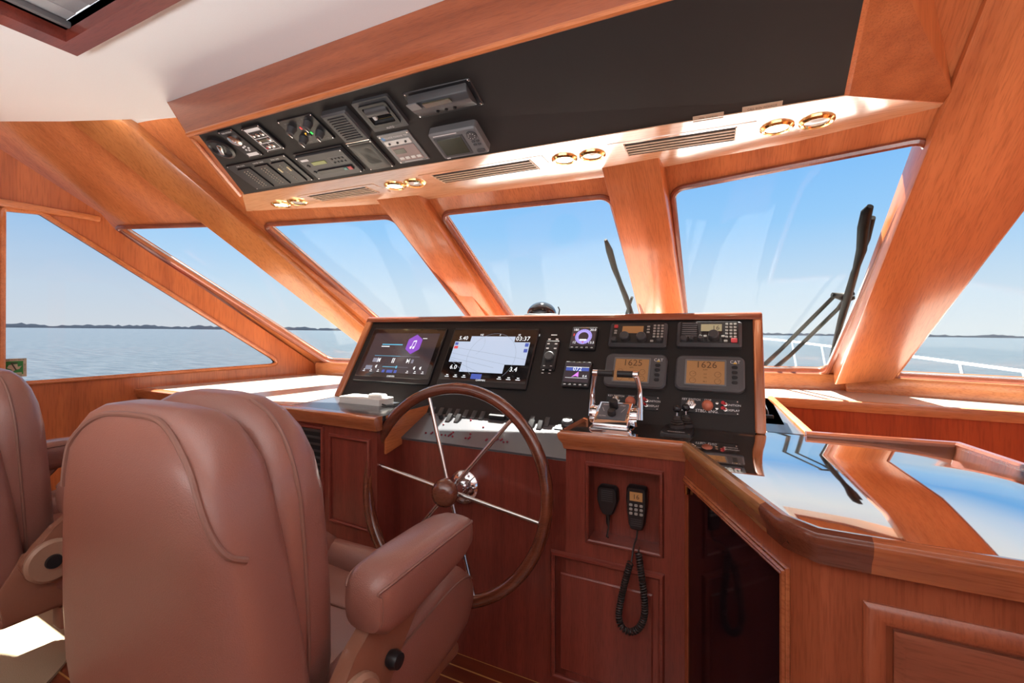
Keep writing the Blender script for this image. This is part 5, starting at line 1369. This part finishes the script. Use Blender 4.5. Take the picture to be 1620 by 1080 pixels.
# ================================================================== HELM CHAIRS
def sring(a, b, cx, cy, z, e=4.0, n=40, tilt=0):
    out = []
    for k in range(n):
        t = 2 * PI * k / n; c, s = math.cos(t), math.sin(t)
        out.append(Vector((cx + a * math.copysign(abs(c) ** (2 / e), c), cy + b * math.copysign(abs(s) ** (2 / e), s), z)))
    return out
def make_chair():
    root = empty('helm_chair', (-1.0, .82, 0))
    # local axes: x to starboard, y forward, z up; back of the chair at y about -.4
    # rear shell of the backrest
    prof = [(.46, .305, .075, -.275), (.50, .315, .085, -.275), (.60, .315, .088, -.285), (.72, .305, .086, -.295), (.85, .285, .082, -.305), (.94, .270, .078, -.312), (1.01, .257, .074, -.317), (1.06, .243, .069, -.320), (1.10, .223, .061, -.322), (1.128, .195, .051, -.322), (1.146, .155, .038, -.321), (1.154, .10, .022, -.32)]
    mb = MB(); mb.rings([sring(a, b, 0, y, z, 5 if z < 1.08 else 4) for z, a, b, y in prof])
    shell = mb.build('backrest_shell', M_LEATHER, root)
    # stitched seam of the rear panel: up the left, over the top, down the right shoulder
    def on_shell(z, th, out=.001):
        for (z0, a0, b0, y0), (z1, a1, b1, y1) in zip(prof, prof[1:]):
            if z0 <= z <= z1:
                t = (z - z0) / (z1 - z0); a, b, y = a0 + (a1 - a0) * t + out, b0 + (b1 - b0) * t + out, y0 + (y1 - y0) * t
                c, s_ = math.cos(math.radians(th)), math.sin(math.radians(th)); e = 5 if z < 1.08 else 4
                return Vector((a * math.copysign(abs(c) ** (2 / e), c), y + b * math.copysign(abs(s_) ** (2 / e), s_), z))
    seam = [on_shell(z, th) for z, th in ((.98, 226), (1.03, 228), (1.07, 231), (1.105, 238), (1.128, 250), (1.137, 262), (1.14, 272), (1.136, 284), (1.122, 296), (1.098, 306), (1.065, 313), (1.03, 318), (.99, 324), (.955, 333), (.93, 346), (.915, 358))]
    seam = catmull(seam, 5)
    mb = MB(); mb.tube(seam, .0055, 8); mb.build('piping', M_LEATHER2, shell)
    # front cushion of the backrest
    prof = [(.50, .215, .07, -.175), (.53, .235, .08, -.180), (.62, .252, .086, -.185), (.75, .262, .086, -.195), (.88, .262, .084, -.203), (.98, .256, .082, -.208), (1.05, .240, .076, -.212), (1.10, .214, .066, -.215), (1.135, .178, .053, -.216), (1.158, .125, .036, -.216), (1.166, .07, .02, -.216)]
    mb = MB(); mb.rings([sring(a, b, 0.01, y, z, 3.6) for z, a, b, y in prof])
    cush = mb.build('backrest_cushion', M_LEATHER, root)
    pp = [(.01 + sx * a * .995, y - .012, z) for sx in (1,) for z, a, b, y in prof[1:-1]]
    mb = MB(); mb.tube(catmull([Vector(p) for p in pp], 4), .004, 8); mb.build('piping', M_LEATHER2, cush)
    # seat cushion with raised side and front bolsters
    mb = MB()
    rs = []
    for y, hw, zt in ((-.16, .22, .535), (-.13, .235, .55), (0, .245, .548), (.14, .25, .545), (.24, .25, .545), (.29, .24, .53), (.31, .22, .50)):
        rs.append([(-hw, y, .43), (-hw, y, zt - .02), (-hw * .92, y, zt), (0, y, zt - .012), (hw * .92, y, zt), (hw, y, zt - .02), (hw, y, .43)])
    mb.rings(rs); seat = mb.build('seat', M_LEATHER, root)
    mb = MB(); mb.tube([(-.22, .10, .546), (-.1, .10, .539), (0, .10, .5365), (.1, .10, .539), (.22, .10, .546)], .003, 6); mb.build('seam', M_LEATHER2, seat)
    for s in (-1, 1):
        mb = MB(); rs = []
        for y, z0, z1, hw in ((-.17, .43, .545, .05), (-.13, .42, .575, .065), (.0, .41, .605, .072), (.12, .41, .63, .075), (.22, .42, .638, .074), (.29, .44, .62, .068), (.33, .47, .585, .055), (.345, .50, .555, .03)):
            cx = s * .262; ring = []
            for k in range(20):
                t = 2 * PI * k / 20; c, sn = math.cos(t), math.sin(t)
                ring.append((cx + hw * math.copysign(abs(c) ** .62, c), y, (z0 + z1) / 2 + (z1 - z0) / 2 * math.copysign(abs(sn) ** .62, sn)))
            rs.append(ring)
        mb.rings(rs); bo = mb.build('seat_bolster', M_LEATHER, root)
        pp = []
        for ring in rs[1:-1]:
            pp.append(Vector(ring[2] if s > 0 else ring[8]))
        mb = MB(); mb.tube(catmull(pp, 4), .0035, 6); mb.build('piping', M_LEATHER2, bo)
    mb = MB(); rs = []
    for x in (-.21, -.1, 0, .1, .21):
        ring = [(x, .30 + .055 * math.cos(2 * PI * k / 16), .525 + .065 * math.sin(2 * PI * k / 16)) for k in range(16)]
        rs.append(ring)
    mb.rings(rs); mb.build('front_bolster', M_LEATHER, root)
    # armrests
    for s in (-1, 1):
        cx = s * .338; mb = MB(); rs = []
        for y, z0, z1, hw in ((-.145, .735, .775, .025), (-.135, .70, .80, .046), (-.11, .684, .815, .058), (-.05, .682, .822, .062), (.08, .70, .822, .062), (.16, .712, .818, .060), (.205, .728, .808, .052), (.228, .745, .795, .036), (.235, .762, .78, .015)):
            ring = []
            for k in range(24):
                t = 2 * PI * k / 24; c, sn = math.cos(t), math.sin(t)
                ring.append((cx + hw * math.copysign(abs(c) ** .6, c), y, (z0 + z1) / 2 + (z1 - z0) / 2 * math.copysign(abs(sn) ** .6, sn)))
            rs.append(ring)
        mb.rings(rs); arm = mb.build('armrest', M_LEATHER, root)
        for sd in (-1, 1):
            pp = [Vector(ring[2 if sd > 0 else 10]) for ring in rs[1:-1]]
            ring = rs[1]; rear = [Vector(ring[k % 24]) + Vector((0, .006, 0)) for k in ((22, 23, 0, 1, 2) if sd > 0 else (14, 13, 12, 11, 10))]
            mb = MB(); mb.tube(catmull(rear[:-1] + pp, 4), .0032, 6); mb.build('piping', M_LEATHER2, arm)
        x0 = cx - s * .03
        pl = [(.10, .715), (.03, .66), (-.03, .585), (-.07, .52), (-.15, .48), (-.215, .52), (-.235, .575), (-.20, .625), (-.15, .66), (-.12, .70)]
        mb = MB(); mb.prism([(x0, y, z) for y, z in pl], (s * .035, 0, 0), .008, 2); br = mb.build('arm_bracket', M_TANPL, root)
        M = Matrix.Translation((x0 + s * .035, -.165, .565)) @ Matrix.Rotation(s * PI / 2, 4, 'Y')
        mb = MB(); mb.lathe([(0, 0), (.066, 0), (.066, .01), (.058, .018), (0, .018)], seg=28, M=M); mb.build('hinge_cover', mat('hinge_tan', (.36, .20, .13), .45), br)
        mb = MB(); mb.lathe([(0, .018), (.022, .018), (.020, .026), (0, .027)], seg=20, M=M); mb.build('hinge_cap', M_PLASTIC, br)
        mb = MB(); mb.prism([(s * .30, y, z) for y, z in ((-.26, .40), (.16, .40), (.16, .45), (-.02, .47), (-.12, .60), (-.22, .60), (-.28, .5))], (s * .02, 0, 0), .005); mb.build('side_plate', M_TANPL, root)
        mb = MB(); mb.box((s * .275, -.02, .345), (.06, .22, .075), .008); cb = mb.build('control_box', M_TANPL, root)
        mb = MB(); mb.box((s * .307, -.02, .345), (.006, .16, .05), .003); mb.build('switch_plate', M_PLASTIC, cb)
        if s > 0:
            mb = MB(); mb.lathe([(0, 0), (.016, 0), (.02, .012), (.016, .026), (0, .028)], seg=16, M=Matrix.Translation((x0 + .035, -.06, .60)) @ Matrix.Rotation(PI / 2, 4, 'Y')); mb.build('adjuster_knob', M_PLASTIC, br)
    mb = MB(); mb.box((0, .0, .405), (.62, .54, .035), .012); mb.box((0, 0.02, .375), (.40, .40, .04), .01); mb.build('seat_frame', M_TANPL, root)
    mb = MB(); mb.lathe([(0, 0.002), (.13, 0.002), (.125, .015), (.09, .03), (.055, .05), (.055, .33), (.12, .345), (.12, .358), (0, .358)], (0, .15), 28); mb.build('pedestal', M_STEEL, root)
    return root
def copy_tree(o, parent=None, col=COL):
    c = o.copy(); col.objects.link(c)
    if parent: c.parent = parent
    for ch in list(o.children): copy_tree(ch, c)
    return c
ch1 = make_chair()
tag(ch1, 'tan leather helm chair seen from behind in front of the steering wheel', 'chair', 'helm chairs')
ch2 = copy_tree(ch1); ch2.location = (-2.29, .83, 0)
tag(ch2, 'tan leather helm chair cut off by the left edge, beside the port wall', 'chair', 'helm chairs')
